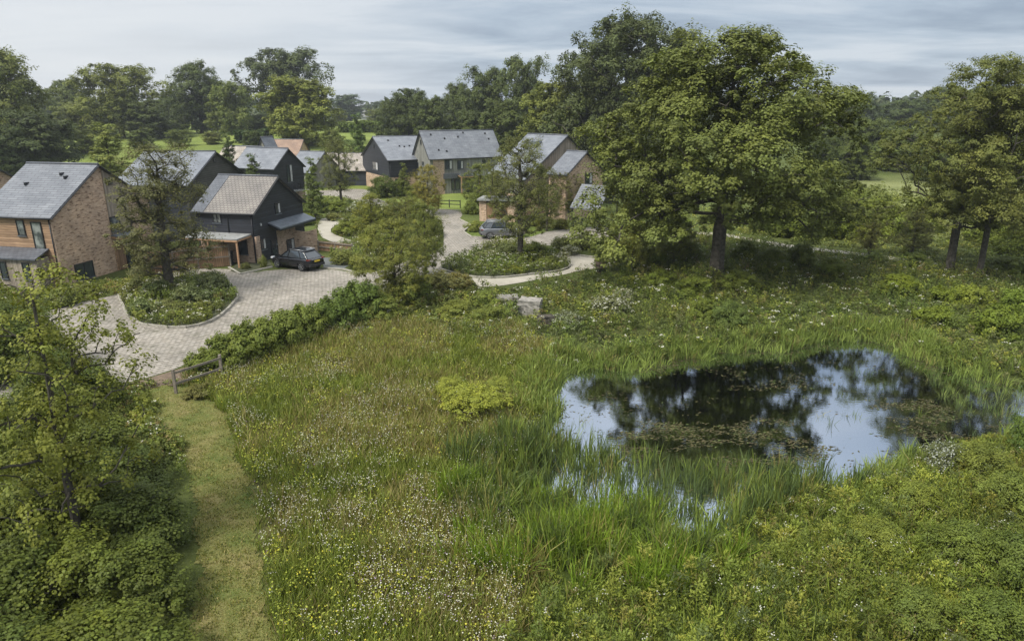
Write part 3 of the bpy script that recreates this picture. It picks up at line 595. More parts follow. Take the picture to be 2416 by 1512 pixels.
# distant white barn
p = PY(868, 268, 480); h = House("white_farm_building", "tiny white farm building in the gap between far trees", (p[0], 480, 20, 14, 9, 7, 11.5), M['curtain'], M['zinc'], cat="farm building")
# ------------------------------------------------------------------ fences, walls, bins
def rail_fence(name, label, pts, h, rails, post_gap, mt, cat="fence", pw=.11, rh=.1, group=None, panel=False, rail_z=None):
    pts = [np.array(p) for p in pts]; c = pts[0]; root = empty(name, (c[0], c[1], 0), 0, label, cat, group)
    for a, b in zip(pts[:-1], pts[1:]):
        L = np.hypot(*(b - a)); n = max(1, int(round(L / post_gap))); la = a - c; d = (b - a) / L
        for k in range(n + 1):
            if k == 0 and a is not pts[0]: continue
            q = la + d * L * k / n; MB().hexa([(q[0] - pw / 2, q[1] - pw / 2, -.3), (q[0] + pw / 2, q[1] - pw / 2, -.3), (q[0] + pw / 2, q[1] + pw / 2, -.3), (q[0] - pw / 2, q[1] + pw / 2, -.3)], [(q[0] - pw / 2, q[1] - pw / 2, h), (q[0] + pw / 2, q[1] - pw / 2, h), (q[0] + pw / 2, q[1] + pw / 2, h + .02), (q[0] - pw / 2, q[1] + pw / 2, h + .02)]).build("post", M[mt], root)
        if panel:
            e = d * .06; MB().bar((la[0] + e[0], la[1] + e[1], h * .5), (la[0] + d[0] * (L - .06), la[1] + d[1] * (L - .06), h * .5), .03, h - .1).build("panel", M['wood'], root)
        off = np.array([d[1], -d[0]]) * (pw / 2 + .02)
        for z in (rail_z or [h * (k + 1) / (rails + .3) for k in range(rails)]):
            MB().bar((la[0] + off[0], la[1] + off[1], z), (la[0] + d[0] * L + off[0], la[1] + d[1] * L + off[1], z + .01), .04, rh).build("rail", M[mt], root)
    return root
rail_fence("post_and_rail_fence", "weathered post and rail fence at the top of the mown path", [P(416, 929)[:2], P(525, 892)[:2]], 1.15, 2, 2.6, 'post_wood')
rail_fence("timber_fence", "low timber fence right of the dark parked car", [P(752, 592)[:2], P(832, 601)[:2]], .95, 2, 1.8, 'post_wood', panel=True)
rail_fence("timber_fence", "tall reddish close boarded fence left of the brown tiled house", [P(352, 652)[:2], P(470, 635)[:2], P(545, 628)[:2]], 1.85, 2, 2.0, 'post_wood', panel=True)
g = rail_fence("picket_fence", "slim metal and timber garden fence in front of the big grey house", [P(1035, 489)[:2], P(1086, 491)[:2]], 1.0, 2, 1.5, 'black_metal')
a = P(690, 592)[:2]; b = P(750, 592)[:2]; g = empty("brick_garden_wall", (a[0], a[1], 0), 0, "curved topped brick garden wall between the brown tiled house and the low fence", "wall")
n = 8; d = b - a
for k in range(1):
    mb = MB()
    for k in range(n):
        p0 = d * k / n; p1 = d * (k + 1) / n; z0 = 1.95 - .25 * math.sin(math.pi * k / n); z1 = 1.95 - .25 * math.sin(math.pi * (k + 1) / n)
        mb.add([(p0[0], p0[1], 0), (p1[0], p1[1], 0), (p1[0], p1[1], z1), (p0[0], p0[1], z0), (p0[0], p0[1] + .22, 0), (p1[0], p1[1] + .22, 0), (p1[0], p1[1] + .22, z1), (p0[0], p0[1] + .22, z0)], [(0, 1, 2, 3), (5, 4, 7, 6), (3, 2, 6, 7)] + ([(4, 0, 3, 7)] if k == 0 else []) + ([(1, 5, 6, 2)] if k == n - 1 else []))
    mb.build("masonry", M['brick'], g)
def wheelie(x, y, rz, label):
    g = empty("wheelie_bin", (x, y, 0), rz, label, "bin", "wheelie bins by the porch")
    MB().hexa([(-.22, -.24, .06), (.22, -.24, .06), (.22, .2, .06), (-.22, .2, .06)], [(-.29, -.33, .98), (.29, -.33, .98), (.29, .33, .98), (-.29, .33, .98)]).build("tub", M['black_metal'], g, .02)
    MB().hexa([(-.31, -.37, .985), (.31, -.37, .985), (.31, .36, .985), (-.31, .36, .985)], [(-.27, -.3, 1.05), (.27, -.3, 1.05), (.27, .34, 1.09), (-.27, .34, 1.09)]).build("lid", M['trim'], g, .015)
    MB().tube([(-.25, .42, 1.0), (.25, .42, 1.0)], .018).build("handle", M['trim'], g)
    for sx in (-.27, .27): MB().tube([(sx - .03, .27, .1), (sx + .03, .27, .1)], .1, 10).build("wheel", M['rubber'], g)
p = P(527, 626); wheelie(p[0], p[1], .2, "left black wheelie bin by the wooden porch")
p = P(543, 625); wheelie(p[0], p[1], .3, "right black wheelie bin, next to the porch post")
# planter
p = P(1417, 642); g = empty("wooden_planter", (p[0], p[1], 0), 0, "tapered wooden planter beside the pale footpath", "planter")
mb = MB(); n = 10
for k in range(n):
    a0 = 2 * math.pi * k / n; a1 = 2 * math.pi * (k + .93) / n
    mb.hexa([(r_ * math.cos(a), r_ * math.sin(a), 0) for r_, a in ((.27, a0), (.31, a0), (.31, a1), (.27, a1))], [(r_ * math.cos(a), r_ * math.sin(a), .85) for r_, a in ((.38, a0), (.43, a0), (.43, a1), (.38, a1))])
mb.build("tub", M['corten'], g); MB().tube([(0, 0, .1), (0, 0, .78)], .36, 12).build("soil", M['bed'], g)
mb = MB()
for k in range(16):
    a0 = 2 * math.pi * k / 16; a1 = 2 * math.pi * (k + 1) / 16; z = .6
    mb.bar((.42 * math.cos(a0), .42 * math.sin(a0), z), (.42 * math.cos(a1), .42 * math.sin(a1), z), .02, .05)
mb.build("hoop", M['black_metal'], g)
# stones
def rough_block(name, label, c, size, rz, mt, cat="stone"):
    bm = bmesh.new(); bmesh.ops.create_cube(bm, size=1)
    bmesh.ops.subdivide_edges(bm, edges=bm.edges, cuts=6, use_grid_fill=True); rr = random.Random(hash(label) & 255 if False else len(label))
    for v_ in bm.verts:
        v_.co = Vector((v_.co.x * size[0], v_.co.y * size[1], (v_.co.z + .5) * size[2])) + Vector((rr.uniform(-1, 1), rr.uniform(-1, 1), rr.uniform(-1, 1))) * .035
    me = bpy.data.meshes.new(name); bm.to_mesh(me); bm.free(); me.materials.append(mt)
    o = bpy.data.objects.new(name, me); link(o); o.location = c; o.rotation_euler = (0, 0, rz); return tag(o, label, cat)
def gp(u, v, dz=0): p = P(u, v); return (p[0], p[1], dz)
rough_block("stone_slab", "thin pale stone slab lying left of the stone block", gp(1187, 716), (1.9, .9, .5), .1, M['stone'])
rough_block("stone_block", "square pale topped stone block standing among the plants", gp(1251, 741), (1.35, 1.0, .95), -.25, M['stone'])
rough_block("log_pile", "brown weathered stump pile right below the stone block", gp(1288, 768), (.9, .6, .6), .3, M['bark'], "log pile")

# ------------------------------------------------------------------ cars
def car(name, label, x, y, rz, paintm, L=4.45, W=1.84, H=1.62, plate=None):
    g = empty(name, (x, y, 0.02), rz, label, "car", "cars parked on the paving")
    # x forward (front +), stations: (x, zbot, zbelt, halfwidth)
    hl = L / 2
    S = [(-hl, .42, .78, .70), (-hl + .06, .32, .98, .80), (-hl + .35, .26, 1.05, .90), (-hl + .9, .24, 1.04, .92), (0, .22, 1.0, .92), (hl - 1.5, .22, .98, .92), (hl - 1.0, .23, .96, .91), (hl - .5, .25, .88, .88), (hl - .15, .3, .76, .80), (hl, .4, .6, .66)]
    k = W / 2 / .92; mb = MB(); vs = []; n = 10
    for (sx, zb, zt, hw) in S:
        hw *= k; zt *= H / 1.62
        prof = [(0, zb), (.8 * hw, zb), (.97 * hw, zb + .12), (hw, (zb + zt) * .5), (.985 * hw, zt - .14), (.90 * hw, zt), (0, zt + .03)]
        ring = [(sx, a, z) for a, z in prof] + [(sx, -a, z) for a, z in prof[-2:0:-1]]
        vs.append(ring)
    n = len(vs[0]); V_ = [p for r_ in vs for p in r_]
    F_ = [(i * n + j, i * n + (j + 1) % n, (i + 1) * n + (j + 1) % n, (i + 1) * n + j) for i in range(len(vs) - 1) for j in range(n)] + [tuple(range(n)), tuple((len(vs) - 1) * n + j for j in range(n))]
    mb.add(V_, F_, True); body = mb.build("body", paintm, g)
    m_ = body.modifiers.new("sub", 'SUBSURF'); m_.levels = 1; m_.render_levels = 2
    # greenhouse
    zb = 1.0 * H / 1.62; zt = H - .07
    lo = [(-hl + .22, .74), (-hl + .9, .82), (0.1, .84), (hl - 1.25, .78)]; up = [(-hl + .78, .54), (-hl + 1.25, .61), (0.0, .64), (hl - 2.05, .58)]
    mb = MB(); vs = []
    pl = [(x_, y_ * k, zb) for x_, y_ in lo] + [(x_, -y_ * k, zb) for x_, y_ in lo[::-1]]; pu = [(x_, y_ * k, zt) for x_, y_ in up] + [(x_, -y_ * k, zt) for x_, y_ in up[::-1]]
    mb.hexa(pl, pu); mb.build("glasshouse", M['pane'], g, .06)
    mb = MB(); pr = [(x_ - (.12 if i == 0 else 0), y_ * k * 1.02, zt - .005) for i, (x_, y_) in enumerate(up)] ; pr = pr + [(a, -b, c) for a, b, c in pr[::-1]]
    mb.hexa(pr, [(a * .97, b * .9, zt + .07) for a, b, c in pr]); mb.build("roof", paintm, g, .02)
    for sg in (-1, 1):
        pm = MB()
        for (a, b) in ((0, 0), (1, 1), (2, 2), (3, 3)):
            p0 = Vector((lo[a][0], sg * lo[a][1] * k * 1.01, zb)); p1 = Vector((up[b][0], sg * up[b][1] * k * 1.01, zt)); pm.bar(p0, p1, .09 if a in (0, 3) else .06, .05, (1, 0, 0))
        pm.build("pillar", paintm if True else M['trim'], g)
        MB().tube([(-hl + .75, sg * .62 * k, H + .02), (hl - 2.2, sg * .62 * k, H + .02)], .02, 5).build("roof_rail", M['alloy'], g)
        MB().hexa([(hl - 1.45, sg * .93 * k, 1.0), (hl - 1.3, sg * .93 * k, 1.0), (hl - 1.3, sg * 1.08 * k, 1.02), (hl - 1.4, sg * 1.08 * k, 1.02)], [(hl - 1.45, sg * .93 * k, 1.14), (hl - 1.33, sg * .93 * k, 1.14), (hl - 1.33, sg * 1.06 * k, 1.14), (hl - 1.4, sg * 1.06 * k, 1.14)]).build("mirror", paintm, g)
        MB().box(-hl + .02, -hl + .3, sg * .60 * k if sg > 0 else -.86 * k, sg * .86 * k if sg > 0 else -.60 * k, .86, .96).build("taillight", M['taillight'], g, .02)
        MB().box(hl - .32, hl - .08, sg * .50 * k if sg > 0 else -.76 * k, sg * .76 * k if sg > 0 else -.50 * k, .66, .80).build("headlight", M['headlight'], g, .02)
        MB().box(-.35, -.15, sg * .925 * k if sg > 0 else -.945 * k, sg * .945 * k if sg > 0 else -.925 * k, .84, .87).build("door_handle", M['trim'], g)
        for wx in (-hl + .85, hl - .88):
            tw = MB(); y0, y1 = sorted((sg * (W / 2 - .21), sg * (W / 2 + .005))); n = 20; vs = []
            for yy, r_ in ((y0, .29), (y0 + .03, .335), (y1 - .03, .335), (y1, .30), (y1 if sg > 0 else y1, .235)):
                vs += [(wx + r_ * math.cos(2 * math.pi * j / n), yy, .335 + r_ * math.sin(2 * math.pi * j / n)) for j in range(n)]
            if sg < 0:
                vs = [(a, -b, c) for a, b, c in vs]; vs = [(a, -(sg) * 0 + (-(b)) if False else b, c) for a, b, c in vs]; 
                vs = [(a, -abs(b), c) for a, b, c in vs]
            fs = [(i * n + j, i * n + (j + 1) % n, (i + 1) * n + (j + 1) % n, (i + 1) * n + j) for i in range(4) for j in range(n)]
            tw.add(vs, fs, True); wo = tw.build("wheel", M['rubber'], g)
            ro = MB(); yo = sg * (W / 2 - .015)
            for j in range(5):
                a0 = 2 * math.pi * j / 5; ro.bar((wx, yo, .335), (wx + .23 * math.cos(a0), yo, .335 + .23 * math.sin(a0)), .03, .07, (0, 1, 0))
            for j in range(n):
                a0 = 2 * math.pi * j / n; a1 = 2 * math.pi * (j + 1) / n; ro.bar((wx + .23 * math.cos(a0), yo, .335 + .23 * math.sin(a0)), (wx + .23 * math.cos(a1), yo, .335 + .23 * math.sin(a1)), .03, .03, (0, 1, 0))
            ro.build("rim", M['alloy'], wo)
            ar = MB(); yo = sg * (W / 2 + .004)
            for j in range(12):
                a0 = math.pi * (j / 12) ; a1 = math.pi * ((j + 1) / 12); ar.bar((wx + .39 * math.cos(a0), yo, .33 + .39 * math.sin(a0)), (wx + .39 * math.cos(a1), yo, .33 + .39 * math.sin(a1)), .02, .09, (0, 1, 0))
            ar.build("wheel_arch", M['trim'], g)
    MB().box(-hl - .03, -hl + .1, -.78 * k, .78 * k, .36, .56).build("bumper", M['trim'], g, .03)
    MB().box(-hl - .035, -hl + .02, -.27, .27, .72, .84).build("number_plate", M[plate or 'plate_yellow'], g)
    MB().box(-hl - .0, -hl + .04, -.5, .5, .89, .93).build("boot_trim", M['alloy'], g)
    MB().box(hl - .08, hl + .015, -.42, .42, .46, .64).build("grille", M['trim'], g)
    return g
p1 = P(655, 636); p2 = P(735, 648); ang = math.atan2(p1[1] - p2[1], p1[0] - p2[0])
car("parked_car", "glossy black car parked beside the black boarded house", -17.0, 53.0, R(150), M['paint_black'], L=4.4, H=1.56)
car("parked_car", "grey sport utility car parked behind the tall garden tree", -.9, 66.3, R(10), M['paint_grey'], L=4.5, H=1.68, plate='trim')
# ------------------------------------------------------------------ vegetation generators
WARM = np.array([1.12, 1.05, .74]); WARMT = np.array([1.16, 1.08, .82])
def nrm(v): return v / (np.linalg.norm(v, axis=-1, keepdims=True) + 1e-9)
def leaf_quads(C, Nn, size, g, wid=.45, droop=.12, axis=None):
    a = nrm(np.cross(Nn, g.normal(size=C.shape))) if axis is None else axis
    b = np.cross(Nn, a); s = size[:, None]
    return np.stack([C - a * s * .5, C + b * s * wid - Nn * 0, C + a * s * .5 - Nn * s * droop, C - b * s * wid], 1)
PROF = dict(
    oak=lambda t: np.sqrt(np.clip(1 - (np.abs(t - .36) / np.where(t < .36, .42, .66)) ** 2.1, 0, 1)),
    broad=lambda t: np.sqrt(np.clip(1 - (np.abs(t - .45) / .58) ** 2.2, 0, 1)),
    tall=lambda t: np.sqrt(np.clip(1 - (np.abs(t - .42) / .60) ** 1.7, 0, 1)) * (1 - .15 * t),
    cone=lambda t: np.clip(1.02 - t, 0, 1) ** .75 * np.clip((t + .04) / .16, 0, 1) ** .6,
    bell=lambda t: np.interp(t, [0, .08, .2, .35, .5, .65, .8, .92, 1], [.78, .95, 1, .96, .86, .73, .58, .40, .15]),
    dome=lambda t: np.sqrt(np.clip(1 - t ** 2.2, 0, 1)),
)
def tree_proto(name, seed, H, Rw, zb, prof, ncl, clr, nleaf, leaf, col, trunk_r, trunk_top=.72, lean=(0, 0), puffs=6, flat=.65, inner=.25, spread=.58, gaps=0, skirt=0, lob=.28, yel=.3, limb=1.0, mt='leaf', fork=None, wid=.45, stems=1, leaf_var=.35, flowers=0):
    g = np.random.default_rng(seed); f = PROF[prof]; ph = g.random(6) * 6.28
    C = []
    while len(C) < ncl:
        t = g.random(); 
        if g.random() > f(np.array(t)) ** 1.1: continue
        a = g.random() * 6.283
        if gaps and noise(np.array(a * 1.9 + seed), np.array(t * 7.5), 1.0, seed) > 1 - gaps and g.random() < .9: continue
        lo = 1 + lob * (.6 * math.sin(2 * a + ph[0] + 2.5 * t) + .5 * math.sin(3 * a + ph[1] - 4 * t) + .4 * math.sin(5 * t * 3.1 + ph[2] + a))
        rr = (g.random() ** .36 if g.random() > inner else g.random() * .7)
        r = Rw * float(f(np.array(t))) * lo * rr
        tz = t + g.normal() * .02
        C.append((r * math.cos(a) + lean[0] * t, r * math.sin(a) + lean[1] * t, zb + tz * (H - zb) * (1 + .08 * math.sin(a * 2 + ph[3]))))
    C = np.array(C); C[:, 2] = np.maximum(C[:, 2], zb * .9 + .02 * H)
    if skirt: rr_ = np.hypot(C[:, 0], C[:, 1]) + 1e-6; C[:, 2] -= skirt * (rr_ / Rw) ** 2 * (C[:, 0] / rr_) ** 2 * np.clip(1 - (C[:, 2] - zb) / (.35 * H), 0, 1)
    C[:, 2] = np.minimum(C[:, 2], H - clr * .55)
    # limbs
    nodes = []; par = []; tops = []
    for s_ in range(stems):
        base = np.array([0, 0, 0.]) + (np.array([g.normal(), g.normal(), 0]) * .05 * Rw if stems > 1 else 0)
        dirx = np.array([g.normal(), g.normal(), 0]) * (.22 * Rw if stems > 1 else .03 * H * .3)
        prev = -1
        nt_ = 7
        for i in range(nt_ + 1):
            k = i / nt_; z = k * trunk_top * H; p = base + np.array([lean[0], lean[1], 0]) * max(0, (z - zb) / (H - zb)) * .9 + dirx * k ** 1.3 + np.array([math.sin(3 * k + s_ + ph[4]), math.cos(2.4 * k + ph[5]), 0]) * .012 * H * k + np.array([0, 0, z])
            nodes.append(p); par.append(prev); prev = len(nodes) - 1
    ntr = len(nodes)
    order = np.argsort(np.hypot(C[:, 0], C[:, 1]) + .3 * np.abs(C[:, 2] - H * .5))
    term = []
    for ci in order:
        c = C[ci]; NN = np.array(nodes); d = np.linalg.norm(NN - c, axis=1); pen = np.clip(NN[:, 2] - c[2] + .25 * d, 0, None) * .9 + (NN[:, 2] < zb * .55) * H * .4
        j = int(np.argmin(d + pen)); a_ = NN[j]; L = d[j]
        kk = 3 if L > .12 * H else 2
        prev = j
        for q in range(1, kk + 1):
            t = q / kk; p = a_ + (c - a_) * t + np.array([0, 0, 1]) * L * .10 * math.sin(math.pi * t) + g.normal(size=3) * L * .05 * (t < 1)
            nodes.append(p); par.append(prev); prev = len(nodes) - 1
        term.append(prev)
    cnt = np.zeros(len(nodes))
    for tme in term: cnt[tme] += 1
    for i in range(len(nodes) - 1, -1, -1):
        if par[i] >= 0: cnt[par[i]] += cnt[i]
    NN = np.array(nodes); tot = max(cnt[:ntr].max(), 1)
    rad = trunk_r * np.clip(cnt / tot, 1e-4, 1) ** .5 * limb
    rad = np.maximum(rad, trunk_r * .025)
    for i in range(ntr): rad[i] = max(rad[i], trunk_r * (1 - .6 * (NN[i][2] / (trunk_top * H + 1e-6))) / (1 if stems == 1 else 1.6))
    mbk = MB(); ns = 7; ed = [(par[i], i) for i in range(len(nodes)) if par[i] >= 0]
    Pq = NN[[a for a, b in ed]]; Q = NN[[b for a, b in ed]]; rp = np.minimum(rad[[a for a, b in ed]], rad[[b for a, b in ed]] * 1.6 + trunk_r * .02); rq = rad[[b for a, b in ed]]
    rp[[i for i, (a, b) in enumerate(ed) if b < ntr]] = rad[[a for a, b in ed if b < ntr]]
    flare = np.array([1.18 if (a % (8) == 0 and a < ntr) else 1 for a, b in ed]); rp = rp * flare
    D = nrm(Q - Pq); ax = nrm(np.cross(D, np.array([.31, .95, .05]))); ay = np.cross(D, ax); Q = Q + D * rq[:, None] * .5
    ang = np.arange(ns) * 2 * math.pi / ns; rib = 1 + .09 * np.sin(ang * 3 + 1)
    ring = lambda P_, r_: P_[:, None] + (ax[:, None] * np.cos(ang)[None, :, None] + ay[:, None] * np.sin(ang)[None, :, None]) * (r_[:, None] * rib[None])[..., None]
    A = ring(Pq, rp); Bq = ring(Q, rq)
    V = np.stack([A, np.roll(A, -1, 1), np.roll(Bq, -1, 1), Bq], 2).reshape(-1, 4, 3)
    root = bpy.data.objects.new(name, None)
    trunk = quads("trunk" if trunk_r > .05 * 1 and stems == 1 else "stem", V, M['bark']); trunk.parent = root
    # leaves
    npf = ncl * puffs; per = max(1, nleaf // npf)
    jit = lambda n: nrm(g.normal(size=(n, 3)))
    cs = clr * (1 + .35 * g.normal(size=ncl).clip(-1.3, 1.6)); cc = np.repeat(C, puffs, 0); csz = np.repeat(cs, puffs)
    pd_ = jit(npf); pd_[:, 2] = np.where(g.random(npf) < .7, np.abs(pd_[:, 2]), pd_[:, 2]) * flat; pc = cc + pd_ * csz[:, None] * .75
    cenr = np.array([lean[0] * .4, lean[1] * .4, zb + (H - zb) * .38])
    lc = np.repeat(pc, per, 0); ls = np.repeat(csz, per) * spread; ld = jit(len(lc)); ld2 = ld.copy(); ld2[:, 2] = np.where(g.random(len(lc)) < (.7 if flat < 1 else .5), np.abs(ld2[:, 2]), ld2[:, 2]) * (.75 if flat < 1 else 1)
    L_ = lc + ld2 * (ls * g.random(len(lc)) ** .4)[:, None]
    outd = nrm(L_ - cenr); Nn = nrm(ld2 * .7 + np.repeat(pd_, per, 0) * .5 + outd * .35 + np.array([0, 0, .55]) + g.normal(size=L_.shape) * .32)
    sz = leaf * (1 + leaf_var * (g.random(len(L_)) - .5) * 2)
    QV = leaf_quads(L_, Nn, sz, g, wid)
    cf = np.repeat(.82 + .36 * g.random(ncl), puffs) * (.85 + .3 * g.random(npf)); cf = np.repeat(cf, per) * (.86 + .28 * g.random(len(L_)))
    yl = np.repeat(g.random(ncl), puffs * per) * yel * .7 + np.repeat(g.random(npf), per) * yel * .5 + g.random(len(L_)) * yel * .25
    cb_ = np.array(col); cy = cb_ * np.array([1.5, 1.22, .75])
    Cc = (cb_[None] * (1 - yl[:, None]) + cy[None] * yl[:, None]) * cf[:, None]
    Cc = Cc * WARMT
    if flowers:
        fm = g.random(len(L_)) < flowers; Cc[fm] = np.array([.50, .50, .42]) * (.8 + .3 * g.random((fm.sum(), 1)))
    crown = quads("crown" if stems == 1 and trunk_r > .05 else "foliage", QV, M[mt], Cc); crown.parent = root
    ex = L_; wdt = np.percentile(np.hypot(ex[:, 0] - lean[0] * .4, ex[:, 1] - lean[1] * .4), 97); top = np.percentile(ex[:, 2], 99.7)
    for o in (trunk, crown): sc.collection.objects.unlink(o)
    return dict(root=root, parts=[trunk, crown], w=2 * wdt, h=top, name=name)
COUNT = {}
def put(pr, x, y, h, wd, tint=(1, 1, 1), label=None, cat="tree", group=None, rz=None, z=0):
    first = not pr.get('used'); r = pr['root'] if first else pr['root'].copy(); pr['used'] = True
    r.location = (x, y, z); r.rotation_euler = (0, 0, random.random() * 6.28 if rz is None else rz); sw = wd / pr['w']; r.scale = (sw, sw, h / pr['h'])
    sc.collection.objects.link(r)
    for k in ("label", "category", "group"):
        if k in r: del r[k]
    tag(r, label, cat, group)
    for i, o in enumerate(pr['parts']):
        c = o if first else o.copy(); c.parent = r; sc.collection.objects.link(c); c.color = (*tint, 1)
    return r
def sized(u, vb, vt, wpx, Y=None):
    p = P(u, vb) if Y is None else PY(u, 300, Y); Yy = p[1]; top = PY(u, vt, Yy)[2] - float(rise(Yy)); wd = wpx / FPX * (Yy * CP + (CAMH - top * .5) * SP); return p[0] if Y is None else PY(u, 300, Y)[0], Yy, top, wd
def T(pr, u, vb, vt, wpx, tint, label, Y=None, cat="tree", group=None, rz=None, name=None):
    x, y, h, wd = sized(u, vb, vt, wpx, Y); r = put(pr, x, y, h, wd, tint, label, cat, group, rz, float(rise(y)) - .05)
    return r
G_ = (.075, .100, .035)
# ------------------------------------------------------------------ tree prototypes
oak_main = tree_proto("oak_tree", 11, 17.0, 8.7, 4.5, 'bell', 760, .85, 240000, .15, (.102, .135, .042), .42, .74, puffs=8, flat=1, spread=.40, gaps=.34, skirt=2.4, lob=.2, yel=.3, inner=.15)
oak_huge = tree_proto("oak_tree", 12, 25.0, 12.5, 3.0, 'broad', 420, 1.6, 140000, .32, (.070, .094, .036), .80, .74, puffs=8, flat=1, spread=.45, gaps=.3, lob=.26, yel=.25)
oak_air1 = tree_proto("oak_tree", 13, 16.0, 6.6, 3.8, 'broad', 380, .8, 120000, .12, (.098, .126, .042), .27, .80, gaps=.38, spread=.45, puffs=8, flat=.85, lob=.4, yel=.3, inner=.3, limb=1.25)
oak_air2 = tree_proto("oak_tree", 14, 15.5, 6.0, 4.0, 'broad', 320, .8, 100000, .12, (.102, .128, .044), .20, .80, gaps=.38, spread=.45, puffs=8, flat=.85, lob=.4, yel=.4, inner=.3, limb=1.2, lean=(1.5, .5))
far = [tree_proto("field_tree", 20 + i, 18.0, [7.5, 7.0, 8.5][i], [.6, .5, 1.4][i], ['broad', 'oak', 'broad'][i], [250, 260, 220][i], [1.45, 1.4, 1.45][i], 60000, .34, G_, .45, .70, puffs=7, flat=1, spread=.5, lob=[.28, .22, .4][i], yel=.3) for i in range(3)]
cone = tree_proto("young_tree", 31, 8.0, 1.9, .5, 'cone', 170, .42, 24000, .11, (.10, .135, .045), .09, .9, puffs=4, lob=.2, yel=.4)
garden = [tree_proto("garden_tree", 40, 9.8, 2.75, 1.3, 'broad', 300, .42, 46000, .078, (.098, .112, .052), .16, .84, gaps=.25, puffs=5, flat=1, lob=.35, yel=.3, limb=1.5),
          tree_proto("garden_tree", 41, 8.0, 3.0, .8, 'broad', 280, .44, 48000, .085, (.125, .155, .045), .12, .82, puffs=5, flat=1, lob=.3, yel=.5, limb=1.3),
          tree_proto("garden_tree", 42, 10.0, 3.4, 2.1, 'broad', 250, .46, 40000, .085, (.095, .118, .046), .17, .84, puffs=5, flat=1, lob=.35, yel=.35, limb=1.4)]
sap = tree_proto("sapling", 51, 8.6, 2.6, 2.0, 'broad', 180, .42, 19000, .09, (.125, .16, .040), .11, .93, puffs=4, flat=1, lob=.4, yel=.5, limb=1.3, lean=(0, .1))
def shrub_proto(name, seed, **k):
    d = dict(H=2.0, Rw=1.25, zb=.12, prof='dome', ncl=70, clr=.34, nleaf=9000, leaf=.085, col=(.075, .105, .030), trunk_r=.045, trunk_top=.6, puffs=6, flat=1, spread=.66, lob=.25, yel=.35, stems=4, inner=.12); d.update(k)
    return tree_proto(name, seed, **d)
thick = [shrub_proto("thicket_shrub", 60 + i, H=2.4, Rw=1.5, ncl=110, nleaf=20000, leaf=.085, clr=.36, col=(.075, .11, .028), yel=.5, lob=.25) for i in range(3)]
sh_mid = [shrub_proto("shrub", 70 + i, nleaf=14000, leaf=.085, lob=.35, yel=.5, ncl=80, col=(.118, .155, .045)) for i in range(2)]
sh_hedge = shrub_proto("hedge_shrub", 74, H=1.7, Rw=1.3, ncl=80, nleaf=13000, leaf=.10, clr=.30, col=(.09, .13, .032), yel=.4, lob=.3)
sh_yel = shrub_proto("yellow_green_shrub", 75, H=1.2, Rw=.8, prof='broad', ncl=90, nleaf=13000, leaf=.045, clr=.2, col=(.20, .25, .05), yel=.4, lob=.35)
sh_fine = shrub_proto("garden_shrub", 76, H=1.1, Rw=.8, ncl=60, nleaf=6000, leaf=.08, clr=.24, col=(.105, .128, .058), yel=.4, lob=.3)
sh_white = shrub_proto("white_flowering_shrub", 77, H=1.0, Rw=1.1, ncl=60, nleaf=7000, leaf=.075, clr=.26, col=(.10, .12, .06), yel=.2, lob=.3, flowers=.22)
sh_herb = shrub_proto("waterside_shrub", 78, H=1.3, Rw=1.1, ncl=90, nleaf=16000, leaf=.065, clr=.27, col=(.108, .148, .040), yel=.5, lob=.3, wid=.28)
